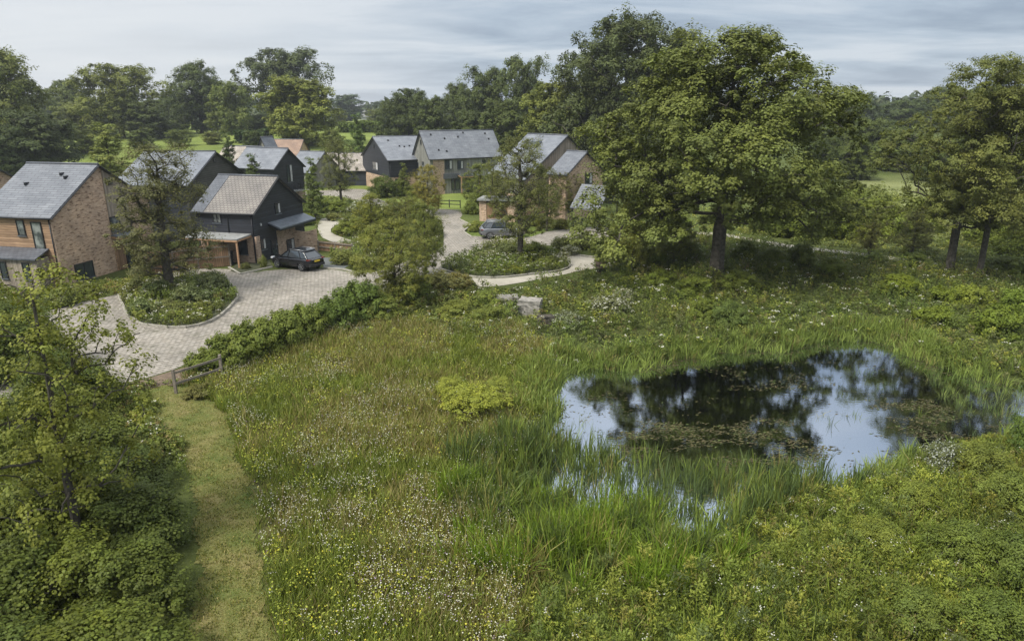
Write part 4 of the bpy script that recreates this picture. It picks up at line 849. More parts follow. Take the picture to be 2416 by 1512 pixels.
# ------------------------------------------------------------------ trees
DK = (.80, .82, .95); BL = (.85, .95, 1.35); LG = (1.35, 1.3, 1.1); MD = (1, 1, 1); PG = (1.5, 1.45, 1.5)
T(oak_main, 1690, 652, 74, 640, MD, "broad spreading oak with thick trunk, nearest big tree right of centre", cat="oak tree", rz=0)
T(oak_huge, 1480, 380, 38, 360, (.92, .95, 1.05), "tallest dark oak towering behind the split roof house", Y=112, cat="oak tree", rz=.4)
T(oak_air1, 2238, 645, 138, 420, MD, "tall open crowned oak by the right edge with straight dark trunk", cat="oak tree", rz=1.2)
T(oak_air2, 2308, 655, 150, 390, MD, "open crowned tree with pale leaning trunk, rightmost near the pond", cat="oak tree", rz=0.2)
FT = "trees beyond the houses"
rows = [  # trees called hazy carry distance haze in their bluish tint
 (0, 20, None, 112, 210, (1.25, 1.2, 1.05), 150, "tall tree cut by the left edge, highest on that side"),
 (1, 78, None, 264, 165, (.55, .62, .85), 128, "round blackish evergreen tree behind the roof of the nearest house"),
 (1, 5, None, 300, 110, (.6, .7, .85), 122, "dark bushy tree at the left edge beside the blackish evergreen"),
 (2, 170, None, 190, 120, (1.0, 1.05, 1.25), 230, "pale airy tree between the left edge tree and the oak beyond the nearest house"),
 (2, 285, None, 152, 190, (1.45, 1.38, 1.15), 190, "spreading oak with bare forks standing over the nearest house's roof"),
 (0, 215, None, 240, 150, (1.3, 1.25, 1.1), 200, "low bushy tree left of the spreading oak in the field"),
 (0, 345, None, 235, 120, (.75, .8, .9), 185, "dark low tree right of the spreading oak in the field"),
 (1, 120, None, 285, 120, MD, 210, "low rounded tree in front of the pale airy tree"),
 (0, 475, None, 148, 140, (.72, .80, .95), 210, "upright dark tree rising behind the grey boarded house"),
 (2, 415, None, 215, 80, (.85, .95, 1.1), 240, "small bluish tree left of the upright dark tree"),
 (0, 548, None, 193, 105, (1.35, 1.4, 1.4), 200, "paler oval tree between the upright dark tree and the big dark one"),
 (2, 675, None, 116, 205, (.62, .68, .85), 235, "big dark wide crowned oak standing highest left of centre"),
 (1, 712, None, 184, 170, (1.75, 1.65, 1.25), 170, "round light green tree in front of the big dark oak, trunk visible"),
 (0, 625, None, 268, 80, (.6, .7, .8), 205, "dark low tree filling the gap left of the round light green tree"),
 (1, 400, None, 290, 90, (.8, .9, .9), 190, "low tree clump behind the airy garden tree"),
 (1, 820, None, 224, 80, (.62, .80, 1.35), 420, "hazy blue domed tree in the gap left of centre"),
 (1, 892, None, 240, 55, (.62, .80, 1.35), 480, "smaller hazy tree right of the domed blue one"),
 (0, 886, None, 257, 40, LG, 330, "small yellow green tree in front of the hazy far trees"),
 (0, 800, None, 262, 40, LG, 300, "small bright bush tree beside the round light green tree"),
 (2, 965, None, 210, 120, (.62, .70, .80), 175, "dark rounded tree at the left end of the wood behind the charcoal house"),
 (0, 925, None, 245, 70, (.68, .75, .85), 170, "lower dark tree at the left foot of the wood"),
 (0, 1018, None, 228, 100, (.70, .78, .82), 165, "dark tree just above the charcoal house's ridge"),
 (2, 1085, None, 197, 100, (.72, .80, .88), 180, "tree with ragged top in the wood above the charcoal house"),
 (0, 1150, None, 160, 130, (.72, .80, .85), 165, "tall tree in the wood directly above the big grey house"),
 (1, 1110, None, 262, 110, (.62, .70, .72), 150, "low dark tree just behind the big grey house's ridge"),
 (0, 1235, None, 134, 130, (.78, .86, .92), 160, "tall tree with twiggy top left of the tallest oak"),
 (1, 1200, None, 235, 130, (.75, .82, .8), 140, "mid height tree behind the right end of the big grey house"),
 (1, 1310, None, 190, 165, (1.35, 1.3, 1.0), 120, "lighter green tree at the left foot of the tallest oak"),
 (0, 1400, None, 160, 150, (.9, .95, .9), 128, "tree merging into the left side of the tallest oak"),
 (0, 1590, None, 90, 130, (.85, .9, .95), 125, "tree between the tallest oak and the near spreading oak"),
 (0, 190, None, 305, 70, (1.3, 1.3, 1.0), 158, "low bush in the field behind the pale young tree, left part"),
 (1, 325, None, 308, 60, (.9, 1.0, .85), 165, "dark bush in the field between the young tree and the grey boarded roof"),
 (0, 418, None, 306, 55, (1.1, 1.15, .9), 168, "rounded bush in the field above the grey boarded roof"),
 (1, 498, None, 312, 45, (1.35, 1.25, 1.0), 172, "light bush at the field's far edge above the grey boarded roof"),
 (0, 590, None, 308, 50, (.7, .8, .8), 160, "dark bush above the balcony house's roof"),
 (1, 780, None, 306, 55, (1.3, 1.3, 1.0), 150, "bright bush behind the long low barn"),
 (0, 108, None, 312, 65, (1.0, 1.05, .85), 150, "bush right of the blackish evergreen in the field"),
 (1, 1450, None, 320, 130, (1.05, 1.05, .8), 105, "low yellowish green tree behind the roof of the split roof house"),
 (0, 1560, None, 270, 150, (.85, .9, .8), 108, "low tree behind the left shoulder of the near spreading oak"),
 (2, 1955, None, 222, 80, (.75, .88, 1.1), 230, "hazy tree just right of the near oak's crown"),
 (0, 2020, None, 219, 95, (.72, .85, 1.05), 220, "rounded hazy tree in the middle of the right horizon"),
 (1, 2075, None, 245, 60, (.70, .88, 1.3), 330, "small hazy blue tree low on the right horizon"),
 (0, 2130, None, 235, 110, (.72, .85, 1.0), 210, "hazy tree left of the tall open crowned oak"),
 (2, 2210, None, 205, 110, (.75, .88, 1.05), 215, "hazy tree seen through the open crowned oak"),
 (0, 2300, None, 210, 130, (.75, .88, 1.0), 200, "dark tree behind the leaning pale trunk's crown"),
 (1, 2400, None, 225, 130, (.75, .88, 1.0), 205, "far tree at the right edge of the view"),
 (1, 1970, None, 262, 110, (.88, .98, .9), 150, "mid green tree below the hazy trees, right of the near oak"),
 (0, 2050, None, 278, 120, (.92, 1.0, .85), 140, "bushy tree in the middle of the right hand wood"),
 (1, 2130, None, 300, 130, (.85, .95, .8), 135, "bushy tree left of the tall open oak in the right hand wood"),
 (0, 1940, None, 318, 90, (.7, .8, .7), 120, "dark low tree tucked against the near oak's right side"),
 (1, 2015, 425, 330, 90, (.95, 1.02, .7), None, "low rounded tree standing at the edge of the right field"),
 (0, 2230, None, 330, 120, (.9, 1.0, .8), 120, "bush tree behind the trunk of the tall open oak"),
 (1, 2330, None, 300, 140, (.9, .98, .8), 125, "bushy tree right of the tall open oak, far side of the field"),
 (0, 2430, None, 330, 120, (.9, .98, .8), 115, "bushy tree at the right edge beyond the field"),
]
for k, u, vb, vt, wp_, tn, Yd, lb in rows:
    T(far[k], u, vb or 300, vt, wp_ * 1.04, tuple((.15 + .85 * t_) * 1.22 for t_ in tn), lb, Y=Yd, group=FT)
T(cone, 243, None, 292, 125, (1.5, 1.45, 1.5), "light green young tree behind the nearest house's ridge", Y=92, cat="young tree")
T(cone, 745, 520, 373, 62, (.85, .95, .9), "narrow conical young tree right of the balcony house", cat="young tree")
T(cone, 842, None, 270, 62, (.75, .95, .95), "pale conical tree in front of the gap with the yellow field", Y=128, cat="young tree")
T(cone, 532, None, 312, 60, (.5, .6, .7), "small dark tree between the two boarded roofs", Y=98, cat="young tree")
T(cone, 585, None, 365, 70, (.55, .65, .65), "dark shrubby tree against the balcony house's roof", Y=76, cat="young tree")
T(cone, 955, 462, 385, 40, (.95, .95, .8), "slim young tree before the charcoal house's wall", cat="young tree")
T(garden[0], 405, 692, 338, 275, (1, 1, 1.1), "dark airy tree growing from the kerbed bed before the nearest house", cat="garden tree", rz=.8)
T(garden[1], 933, 716, 516, 190, MD, "light green tree with forked stems at the end of the parking area", cat="garden tree", rz=2.0)
T(garden[1], 1005, 650, 476, 125, (.78, .86, .95), "taller slim tree just behind the forked light green tree", cat="garden tree", rz=4.0)
T(garden[2], 1228, 612, 322, 205, MD, "airy tree on the planted island hiding the grey car's bonnet", cat="garden tree", rz=.5)
T(garden[2], 806, 484, 328, 96, (1.1, 1.1, 1.2), "small airy tree before the long low barn", cat="garden tree", rz=3)
T(garden[1], 1012, 505, 388, 95, (1.25, 1.05, 1.1), "small yellowish tree in front of the big grey house's corner", cat="garden tree", rz=1)
T(garden[1], 1135, 500, 385, 100, (.8, .9, .8), "bushy tree between the big grey house and the flat roofed store", cat="garden tree", rz=5)
T(garden[2], 1335, 520, 405, 95, (1.0, .9, .85), "brownish thin tree against the brick wing", cat="garden tree", rz=2.2)
T(garden[1], 880, 560, 455, 100, (1.1, 1.1, .9), "round light tree in the middle of the central planting", cat="young tree", rz=.4)
T(garden[2], 960, 560, 462, 90, (1.15, 1.1, .9), "thin pale tree behind the taller slim tree", cat="young tree", rz=2.4)
T(garden[2], 1180, 520, 400, 100, (1.1, 1.1, 1.0), "airy pale tree in front of the flat roofed store", cat="young tree", rz=3.4)
T(garden[2], 1290, 545, 430, 90, (1.0, 1.05, .95), "thin tree in front of the split roof house's boarded side", cat="young tree", rz=4.4)
T(garden[1], 1490, 640, 440, 130, MD, "slender young tree under the left skirt of the near oak", cat="young tree", rz=2.6)
T(garden[1], 1588, 622, 505, 105, (.9, .95, .85), "thin young tree left of the near oak's trunk", cat="young tree", rz=2.9)
T(cone, 1417, 640, 545, 38, (1.1, 1.1, .9), "little tree growing out of the wooden planter", cat="young tree")
T(garden[0], 2052, 602, 495, 85, (1.15, 1.15, 1.0), "small open tree with dark base right of the pale path's end", cat="young tree", rz=1.5)
T(garden[0], 2150, 600, 488, 95, (1.05, 1.1, .95), "small open tree just left of the straight dark trunk", cat="young tree", rz=3.5)
r = T(sap, 200, 1320, 618, 430, MD, "near leafy sapling with dark slim trunk at the left", cat="sapling", rz=.3)
# ------------------------------------------------------------------ shrubs
TH = "dark leafy shrub, one of the dense thicket left of the mown path"
th_pts = [(205, 1075, 1.7), (180, 1020, 1.9), (60, 1060, 2.1), (318, 1175, 1.8), (255, 1120, 2.2), (110, 1150, 2.3), (-40, 1150, 2.4), (362, 1290, 2.0), (250, 1270, 2.3), (110, 1300, 2.4), (-50, 1310, 2.6), (360, 1440, 1.9), (230, 1440, 2.2), (80, 1470, 2.3), (-90, 1500, 2.5), (350, 1610, 1.7), (200, 1640, 1.8), (40, 1660, 2.0), (-120, 1700, 2.2), (330, 1790, 1.4), (160, 1850, 1.5)]
for i, (u, v, hh) in enumerate(th_pts):
    p = P(u, v); put(thick[i % 3], p[0] - .35, p[1], hh * .92, 2.9 + .3 * math.sin(i * 2.1), (.88 + .2 * math.sin(i * 1.7), .88 + .15 * math.sin(i * 1.7), .82), TH, "shrub", "thicket shrubs left of the mown path")
def S(pr, u, v, h, wd, tint, label, cat="shrub", group=None): p = P(u, v); return put(pr, p[0], p[1], h, wd, tint, label, cat, group)
L_left = [(10, 900, 2.9, 3.8, "tall dark shrub at the left edge by the paving"), (95, 870, 2.9, 3.4, "dark shrub second from the left edge by the paving"), (130, 1000, 3.0, 3.2, "tall leafy shrub behind the near sapling, hiding the paving"), (225, 975, 2.3, 2.6, "leafy shrub at the paving's near edge, right of the near sapling"), (-60, 830, 2.5, 4, "shrub at the left edge below the lean-to"), (10, 790, 1.8, 3, "small bright shrub below the lean-to windows")]
for u, v, a, b_, lb in L_left: S(thick[1], u, v, a, b_, (.85, .9, .85), lb)
for i, (u, v, a, b_, lb) in enumerate([(490, 880, 1.1, 2.0, "low hedge shrub at the fence corner by the mown path"), (548, 862, 1.6, 2.6, "hedge shrub second from the mown path's fence"), (608, 842, 1.9, 2.8, "tall hedge shrub over the fence's middle"), (668, 816, 1.9, 2.8, "hedge shrub right of the fence's middle"), (722, 792, 1.8, 2.6, "last bright hedge shrub before the dark round one")]):
    S(sh_hedge, u, v, a, b_, (1.1, 1.08, 1), lb, "hedge shrub", "shrubs along the fence by the paving")
S(sh_hedge, 790, 775, 1.9, 2.6, (.75, .85, .8), "dark shrub left of the forked light green tree"); S(sh_hedge, 850, 748, 2.2, 3.4, (.72, .82, .75), "large round dark shrub at the corner of the paving")
S(sh_mid[0], 905, 752, 1.5, 2.6, (.9, .95, .9), "shrub at the foot of the forked light green tree"); S(sh_mid[1], 975, 715, 2.0, 3.0, (.75, .85, .75), "dark shrub right of the forked light green tree")
S(sh_fine, 1040, 690, 1.6, 3.0, (1.15, 1.05, 1), "greyish shrub by the footpath's left end"); S(sh_fine, 1080, 680, 1.2, 2.2, (1.2, 1.0, .8), "brownish low shrub beside the pale footpath")
S(sh_mid[1], 1150, 720, 1.0, 2.4, (1, 1.1, 1), "low shrub above the thin stone slab"); S(sh_mid[0], 1150, 760, 1.0, 2.6, (.95, 1.0, .9), "shrub below the thin stone slab"); S(sh_mid[0], 1080, 750, 1.1, 2.6, (1.1, 1.1, 1), "green shrub left of the stone slab")
S(sh_yel, 1120, 985, 1.35, 2.7, (1, 1, 1), "bright yellow green bush standing alone in the meadow"); S(sh_yel, 1065, 935, .9, 1.5, (.95, .95, 1), "small yellow green bush behind the bright meadow bush"); S(sh_yel, 1175, 930, .8, 1.4, (.85, .88, 1), "fainter yellow green bush right of the bright meadow bush")
S(sh_white, 1430, 735, 1.0, 3.2, (1, 1, 1), "white flowering mound right of the stone block"); S(sh_white, 1475, 712, .9, 2.0, (1.1, 1.1, 1.1), "small white flowering shrub behind the white mound"); S(sh_white, 1345, 765, .7, 2.6, (.8, .85, .8), "sparse white flowered shrub left of the white mound")
# island beds
for i, (u, v, a, b_, t_, lb) in enumerate([(340, 745, 1.1, 2.0, (.8, .95, 1), "shrub at the left end of the kerbed bed"), (395, 740, .9, 1.8, (1, 1, 1), "low shrub below the airy tree's trunk"), (450, 720, 1.5, 2.4, (.85, .95, 1.1), "grey green shrub in the middle of the kerbed bed"), (430, 745, .9, 1.7, (1.0, 1.05, .9), "small shrub at the kerb's lower curve"), (500, 690, 1.5, 2.3, (.8, .9, 1.1), "shrub at the right part of the kerbed bed"), (375, 700, 1.2, 2.2, (.75, .9, .95), "dark shrub behind the airy tree's trunk"), (480, 735, .7, 1.4, (1.2, 1.15, .9), "light low shrub near the kerbed bed's tip"), (525, 708, .6, 1.3, (1.2, 1.0, .9), "smallest plant at the tip of the kerbed bed")]):
    S(sh_fine, u, v, a, b_, t_, lb, "garden shrub", "shrubs in the kerbed bed")
for u, v, a, b_, t_, pr, lb in [(1150, 615, .9, 2.4, (1.1, 1.1, 1.1), sh_fine, "pale shrub at the upper left of the planted island"), (1200, 605, 1.2, 2.4, (.9, 1, 1), sh_fine, "shrub left of the island tree's trunk"), (1260, 612, 1.5, 2.6, (.8, .9, .8), sh_mid[0], "dark shrub at the island tree's foot"), (1130, 638, .7, 2.4, (1.1, 1.1, .8), sh_fine, "low shrub on the island's lower left"), (1210, 640, .5, 2.6, (1.3, 1.3, .6), sh_fine, "bright low plants on the island's lower edge"), (1290, 625, .7, 2.0, (1.05, 1.15, .7), sh_fine, "low green shrub at the island's right end")]:
    S(pr, u, v, a, b_, t_, lb, "garden shrub", "shrubs on the planted island")
more = [
 (905, 466, 2.6, 5.4, (.55, .65, .55), sh_mid[0], "large dark shrub on the kerbed corner before the charcoal house"), (945, 462, 1.9, 3.4, (.7, .8, .6), sh_mid[1], "dark shrub right of the large one before the charcoal house"),
 (985, 466, 1.8, 3.4, (.9, .95, .7), sh_mid[0], "shrub against the big grey house's corner"), (850, 505, 1.4, 3.4, (1.2, 1.25, 1.3), sh_white, "white flowered shrub by the far bend of the road"), (800, 500, 1.2, 3.4, (.9, 1, .8), sh_mid[1], "shrub beneath the small airy tree"), (765, 500, 1.3, 3.2, (.9, 1, .8), sh_mid[0], "shrub at the foot of the conical young tree"),
 (830, 552, 1.5, 4.2, (1, 1.05, .8), sh_mid[0], "shrub inside the bend of the left footpath"), (885, 535, 2.0, 4.2, (1.0, 1.05, .8), sh_mid[1], "broad shrub in the middle of the central planting"), (930, 518, 2.0, 3.4, (.8, .9, .85), sh_mid[0], "bluish shrub at the top of the central planting"), (975, 530, 2.4, 4.0, (1.1, 1.1, .7), sh_mid[1], "tall light shrub behind the slim tree"), (1010, 560, 1.8, 3.0, (.95, 1, .8), sh_mid[0], "shrub at the right side of the central planting"), (880, 585, 1.6, 3.4, (1, 1.05, .8), sh_mid[1], "shrub left of the forked tree's crown"), (935, 590, 1.8, 3.6, (.9, 1, .8), sh_mid[0], "shrub behind the forked tree's crown"), (810, 622, 1.0, 2.6, (1.1, 1.15, .8), sh_fine, "low shrub right of the dark parked car"), (850, 632, 1.0, 2.4, (1.2, 1.25, .7), sh_fine, "low bright plants at the end of the dark gravel"),
 (720, 530, 1.0, 3, (1, 1.1, .7), sh_mid[0], "shrub behind the curved garden wall"), (790, 520, .8, 2.4, (1.2, 1.2, 1), sh_fine, "low shrub beside the left footpath"),
 (1120, 545, .9, 2.4, (1.3, 1.35, .7), sh_fine, "bright low shrub behind the grey car"), (1175, 515, 1.2, 2.8, (.9, .9, .8), sh_mid[1], "shrub in front of the flat roofed store"), (1280, 535, 1.1, 3.2, (1, .95, .8), sh_mid[0], "shrub before the split roof house"), (1110, 505, 1.2, 2.4, (.8, .9, .8), sh_mid[0], "shrub at the right end of the garden fence"), (1325, 540, .9, 2.4, (1, .95, .8), sh_mid[1], "low shrub before the brick wing"),
 (1330, 590, 1.1, 3.0, (1.2, 1.25, 1.1), sh_fine, "pale shrub above the footpath's bend"), (1375, 585, 1.3, 3.0, (1.1, 1.15, 1.1), sh_fine, "tall pale shrub left of the planter"), (1345, 600, .7, 2.2, (1.3, 1.3, 1.3), sh_white, "white flowers along the kerb above the footpath"), (1430, 600, 1.2, 3, (.9, 1, .8), sh_mid[1], "shrub behind the wooden planter"),
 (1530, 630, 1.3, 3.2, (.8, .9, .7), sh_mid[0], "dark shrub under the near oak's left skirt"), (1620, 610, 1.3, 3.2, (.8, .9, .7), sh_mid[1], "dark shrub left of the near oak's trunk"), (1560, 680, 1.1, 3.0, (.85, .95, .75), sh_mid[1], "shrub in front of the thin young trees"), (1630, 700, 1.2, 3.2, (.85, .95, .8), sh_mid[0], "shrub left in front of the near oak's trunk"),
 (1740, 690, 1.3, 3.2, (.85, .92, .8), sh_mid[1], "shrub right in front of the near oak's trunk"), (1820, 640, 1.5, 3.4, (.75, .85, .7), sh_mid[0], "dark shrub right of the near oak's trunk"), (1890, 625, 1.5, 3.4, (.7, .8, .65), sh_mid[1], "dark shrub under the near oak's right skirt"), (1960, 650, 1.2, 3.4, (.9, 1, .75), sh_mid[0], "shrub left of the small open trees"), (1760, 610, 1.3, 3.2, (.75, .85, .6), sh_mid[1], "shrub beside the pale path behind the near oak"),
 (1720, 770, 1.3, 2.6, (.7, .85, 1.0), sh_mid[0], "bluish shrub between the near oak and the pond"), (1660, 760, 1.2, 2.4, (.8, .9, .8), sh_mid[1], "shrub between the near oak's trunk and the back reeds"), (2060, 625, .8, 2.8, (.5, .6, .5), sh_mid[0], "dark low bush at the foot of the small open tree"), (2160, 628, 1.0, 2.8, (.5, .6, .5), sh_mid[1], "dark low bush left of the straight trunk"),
 (2120, 690, 1.1, 3.4, (1.0, 1.1, .6), sh_mid[0], "yellowish shrub before the straight dark trunk"), (2230, 720, 1.0, 2.6, (1.2, 1.2, .8), sh_hedge, "pale shrub below the two right trunks"), (2290, 730, 1.3, 2.8, (1.55, 1.45, 1.1), sh_hedge, "brightest yellow green shrub below the leaning pale trunk"), (2200, 770, 1.0, 2.6, (1.3, 1.3, .9), sh_hedge, "light shrub above the pond's far right corner"), (2350, 790, 1.4, 3.2, (1.15, 1.2, .8), sh_hedge, "large light shrub on the right bank"), (2410, 740, 1.3, 3.2, (1.1, 1.2, .9), sh_hedge, "shrub at the right edge above the bank"), (2420, 650, 1.2, 4, (.9, 1, .8), sh_mid[1], "dark bush at the right edge under the trees"), (2360, 640, 1.0, 3.4, (.75, .85, .7), sh_mid[0], "dark bush right of the leaning pale trunk"),
 (2440, 1075, 1.5, 2.4, (.62, .80, .75), sh_herb, "dark bluish shrub at the right edge over the pond"), (2310, 1130, 1.1, 2.4, (1, 1, 1), sh_herb, "light shrub on the near right bank"), (2230, 1110, .9, 1.8, (.85, .9, .95), sh_white, "white topped plant at the water's near right edge"),
 (2380, 1220, 1.3, 2.6, (.95, 1.0, 1), sh_herb, "bushy plant right of the near bank's middle"), (2390, 1380, 1.3, 2.6, (.7, .8, .8), sh_herb, "dark bushy plant near the lower right corner"), (2270, 1330, 1.0, 2.4, (.8, .88, .8), sh_herb, "bushy plant in the lower right planting"), (2150, 1480, .9, 2.2, (.85, .92, .9), sh_herb, "low bushy plant at the bottom right"), (2330, 1520, 1.1, 2.4, (.75, .85, .8), sh_herb, "dark plant in the bottom right corner"), (2060, 1300, .8, 2.0, (1.1, 1.1, 1), sh_herb, "light feathery plant in the middle of the near bank"), (2150, 1200, .8, 2.0, (1.15, 1.15, 1), sh_herb, "light feathery plant at the near water's edge"),
 (470, 935, .5, 1.5, (1, .9, .8), sh_fine, "low brownish plant by the fence post"), (200, 700, .9, 2.0, (.9, .9, .8), sh_fine, "low shrub under the nearest house's window"), (330, 690, 1.0, 1.8, (.8, .85, .8), sh_fine, "shrub right of the nearest house's door"), (150, 720, 1.0, 2.2, (1, 1.1, .8), sh_fine, "shrub at the nearest house's corner"), (622, 632, .9, .8, (1.2, 1.25, .9), sh_fine, "small pale shrub in front of the black house's door"), (580, 636, .5, .9, (.9, .9, .8), sh_fine, "tiny plant in the bed by the porch post"),
 (2010, 500, 2.8, 6.0, (.85, .95, .75), sh_mid[0], "broad bush on the right field's near edge, next to the near oak"), (2075, 520, 2.6, 5.0, (1.15, 1.2, .9), sh_mid[1], "light bush in the right field left of the small open trees"), (1960, 560, 2.2, 5.0, (.9, 1.0, .7), sh_mid[1], "bush beside the pale path right of the near oak"), (2110, 560, 2.4, 4.6, (1.0, 1.1, .8), sh_mid[0], "bush between the two small open trees"), (2180, 545, 3.0, 5.0, (.9, 1.0, .75), sh_mid[1], "tall bush left of the straight dark trunk, far side"), (2020, 560, 1.8, 4.0, (1.3, 1.35, .7), sh_mid[0], "yellowish bush above the end of the pale path"), (2330, 570, 2.0, 5.0, (1.0, 1.1, .8), sh_mid[0], "bush seen between the two right trunks' crowns and the field"), (2400, 600, 1.8, 5.0, (1.05, 1.15, .9), sh_mid[1], "pale bush at the right edge of the field"), (1870, 560, 2.0, 5.0, (.75, .85, .6), sh_mid[0], "dark bush behind the pale path under the near oak"), (1800, 545, 2.2, 5.0, (.7, .8, .6), sh_mid[1], "dark bush behind the near oak's right limbs"), (1580, 560, 2.2, 5.0, (.8, .9, .7), sh_mid[0], "bush behind the near oak's left limbs"), (1480, 560, 2.0, 4.5, (.9, 1.0, .75), sh_mid[1], "bush between the open shed and the near oak")]
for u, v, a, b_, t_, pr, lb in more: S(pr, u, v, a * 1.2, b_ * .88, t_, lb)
# hedge rows in the far fields
Yh = [215, 175]
for i, (u0, u1, v, hh, t_, lb) in enumerate([(800, 905, 303, 3.2, (1.35, 1.3, .8), "long clipped yellowish hedge across the far field"), (560, 640, 335, 3.0, (.7, .8, .7), "dark hedge below the big dark oak")]):
    a = P(u0, v); b_ = P(u1, v); a = a * Yh[i] / a[1]; b_ = b_ * Yh[i] / b_[1]; g = empty("field_hedge", (a[0], a[1], float(rise(a[1]))), 0, lb, "hedge"); gg = np.random.default_rng(300 + i); n = 9000; t = gg.random(n); Lh = np.hypot(*(b_ - a)[:2])
    C = np.stack([(b_[0] - a[0]) * t, (b_[1] - a[1]) * t + gg.normal(size=n) * .9, hh * gg.random(n) ** .6 * (.85 + .25 * noise(t * Lh, t * 0, 4, 3))], 1)
    Nn = nrm(gg.normal(size=C.shape) + np.array([0, -.3, .8])); o = quads("foliage", leaf_quads(C, Nn, .5 + .3 * gg.random(n), gg), M['leaf'], np.array([.075, .105, .03]) * (.7 + .6 * gg.random((n, 1))), g); o.color = (*t_, 1)
# ------------------------------------------------------------------ stuff
def stuff(name, V, mt, col, label, cat, parent=None):
    o = quads(name, V, mt, col); return tag(o, label, cat, kind='stuff')
def sample(pl, n, dens=None, g=rng, excl=(), ymin=7.2, warp=0):
    lo = pl.min(0) - warp * .5; hi = pl.max(0) + warp * .5; lo[1] = max(lo[1], ymin); x = lo[0] + g.random(n) * (hi[0] - lo[0]); y = lo[1] + g.random(n) * (hi[1] - lo[1])
    m = inpoly(x + warp * (fbm(x, y, 1.4, 201) - .5) * 2 + warp * .22 * g.normal(size=n), y + warp * (fbm(x, y, 1.4, 205) - .5) * 2 + warp * .22 * g.normal(size=n), pl) if warp else inpoly(x, y, pl)
    # only what the camera's neighbourhood can see
    m &= np.abs(x) < y * .86 + 3
    for e_ in excl: m &= ~inpoly(x, y, e_)
    if dens is not None: m &= g.random(n) < dens(x, y)
    return x[m], y[m]
def blades(x, y, z, h, wd, lean, az, col, g):
    """each blade: two quads, bending"""
    col = col * WARM; n = len(x); B = np.stack([x, y, z], 1); d = np.stack([np.cos(az), np.sin(az), np.zeros(n)], 1); fa = g.random(n) * 6.283; s = np.stack([np.cos(fa), np.sin(fa), np.zeros(n)], 1)
    up = np.array([0, 0, 1.]); m = B + d * (h * lean * .35)[:, None] + up * (h * .55)[:, None]; t = B + d * (h * lean)[:, None] + up * (h * (1 - .25 * lean ** 2))[:, None]; w_ = wd[:, None] * .5
    q1 = np.stack([B - s * w_, B + s * w_, m + s * w_ * .8, m - s * w_ * .8], 1); q2 = np.stack([m - s * w_ * .8, m + s * w_ * .8, t + s * w_ * .12, t - s * w_ * .12], 1)
    return np.concatenate([q1, q2]), np.concatenate([col, col * 1.08])
def mixcol(cols, wts, n, g, var=.2):
    c = np.array(cols)[g.choice(len(cols), n, p=np.array(wts) / sum(wts))]; return c * (1 - var + 2 * var * g.random((n, 1)))
# leafy herbs
def herbs(name, x, y, h, r, nl, leaf, cols, wts, label, seed, wid=.3, cat="plants", z0=None, upr=.6, fl=0, fs=.04):
    g = np.random.default_rng(seed); n = len(x); z = ground_z(x, y) if z0 is None else np.full(n, z0)
    pc = mixcol(cols, wts, n, g, .22) * (.52 + .95 * fbm(x, y, 2.4, 211))[:, None] * (1 + (fbm(x, y, 3.6, 215) - .5)[:, None] * np.array([.35, .05, -.3])); N_ = n * nl; rep = lambda a: np.repeat(a, nl, 0); t = g.random(N_) ** .6; a = g.random(N_) * 6.283; rr = rep(r) * (.25 + .75 * g.random(N_)) * (1.05 - .55 * t)
    C = np.stack([rep(x) + rr * np.cos(a), rep(y) + rr * np.sin(a), rep(z) + rep(h) * t], 1)
    outv = np.stack([np.cos(a), np.sin(a), np.zeros(N_)], 1); ax = nrm(outv * .8 + np.array([0, 0, upr]) + g.normal(size=C.shape) * .5); Nn = nrm(np.cross(ax, np.cross(np.array([0, 0, 1.]), ax) + g.normal(size=C.shape) * .3))
    Nn = np.where(Nn[:, 2:3] < 0, -Nn, Nn); col_ = rep(pc) * (.75 + .5 * g.random((N_, 1)))
    V = leaf_quads(C, Nn, leaf * (.6 + .8 * g.random(N_)) * (1 + .0 * t), g, wid, .1, axis=ax)
    col_ = col_ * WARM
    if fl:
        k = int(n * fl); ii = g.choice(n, k, replace=False); m_ = 7; X_ = np.repeat(x[ii], m_) + g.normal(size=k * m_) * .07; Y_ = np.repeat(y[ii], m_) + g.normal(size=k * m_) * .07; Z_ = np.repeat(z[ii] + h[ii] * 1.03, m_) + g.normal(size=k * m_) * .03
        Cf = np.stack([X_, Y_, Z_], 1); Nf = nrm(g.normal(size=Cf.shape) * .4 + np.array([0, 0, 1.])); V = np.concatenate([V, leaf_quads(Cf, Nf, np.full(len(Cf), fs), g, .5, 0)]); col_ = np.concatenate([col_, np.tile(np.array(W_) * .85, (len(Cf), 1))])
    stuff(name, V, M['leaf'], col_, label, cat)
# meadow grass
g = np.random.default_rng(400)
def meadow_d(x, y): return np.clip(1.15 - y / 45, .3, 1) * (.55 + .45 * noise(x, y, 1.3, 7))
x, y = sample(MEADOW, 460000, meadow_d, g, (MOWN, LOT, POND), warp=2.2); n = len(x); pz = ground_z(x, y); br_ = fbm(x, y, 2.6, 11)
dM = edist(x, y, MOWN); green = np.clip((br_ - .52) * 4, 0, 1); green = np.maximum(green, np.clip(1 - dM / .9, 0, 1) * .9); green = np.maximum(green, np.clip(1 - edist(x, y, POND) / 1.6, 0, 1))
cg = mixcol([(.135, .18, .04), (.18, .215, .055), (.10, .14, .035)], [3, 2, 2], n, g); cb2 = mixcol([(.20, .18, .10), (.27, .24, .14), (.17, .18, .065), (.18, .145, .085), (.15, .18, .05)], [3, 2, 3, .7, 3.5], n, g)
pick = (g.random(n) < .12 + .85 * green)[:, None]; cc = np.where(pick, cg, cb2); hh = (.22 + .40 * g.random(n)) * (.55 + .9 * fbm(x, y, .9, 5)); cc = cc * (.78 + .44 * g.random((n, 1))) * (.8 + .4 * noise(x, y, .35, 8))[:, None]; 
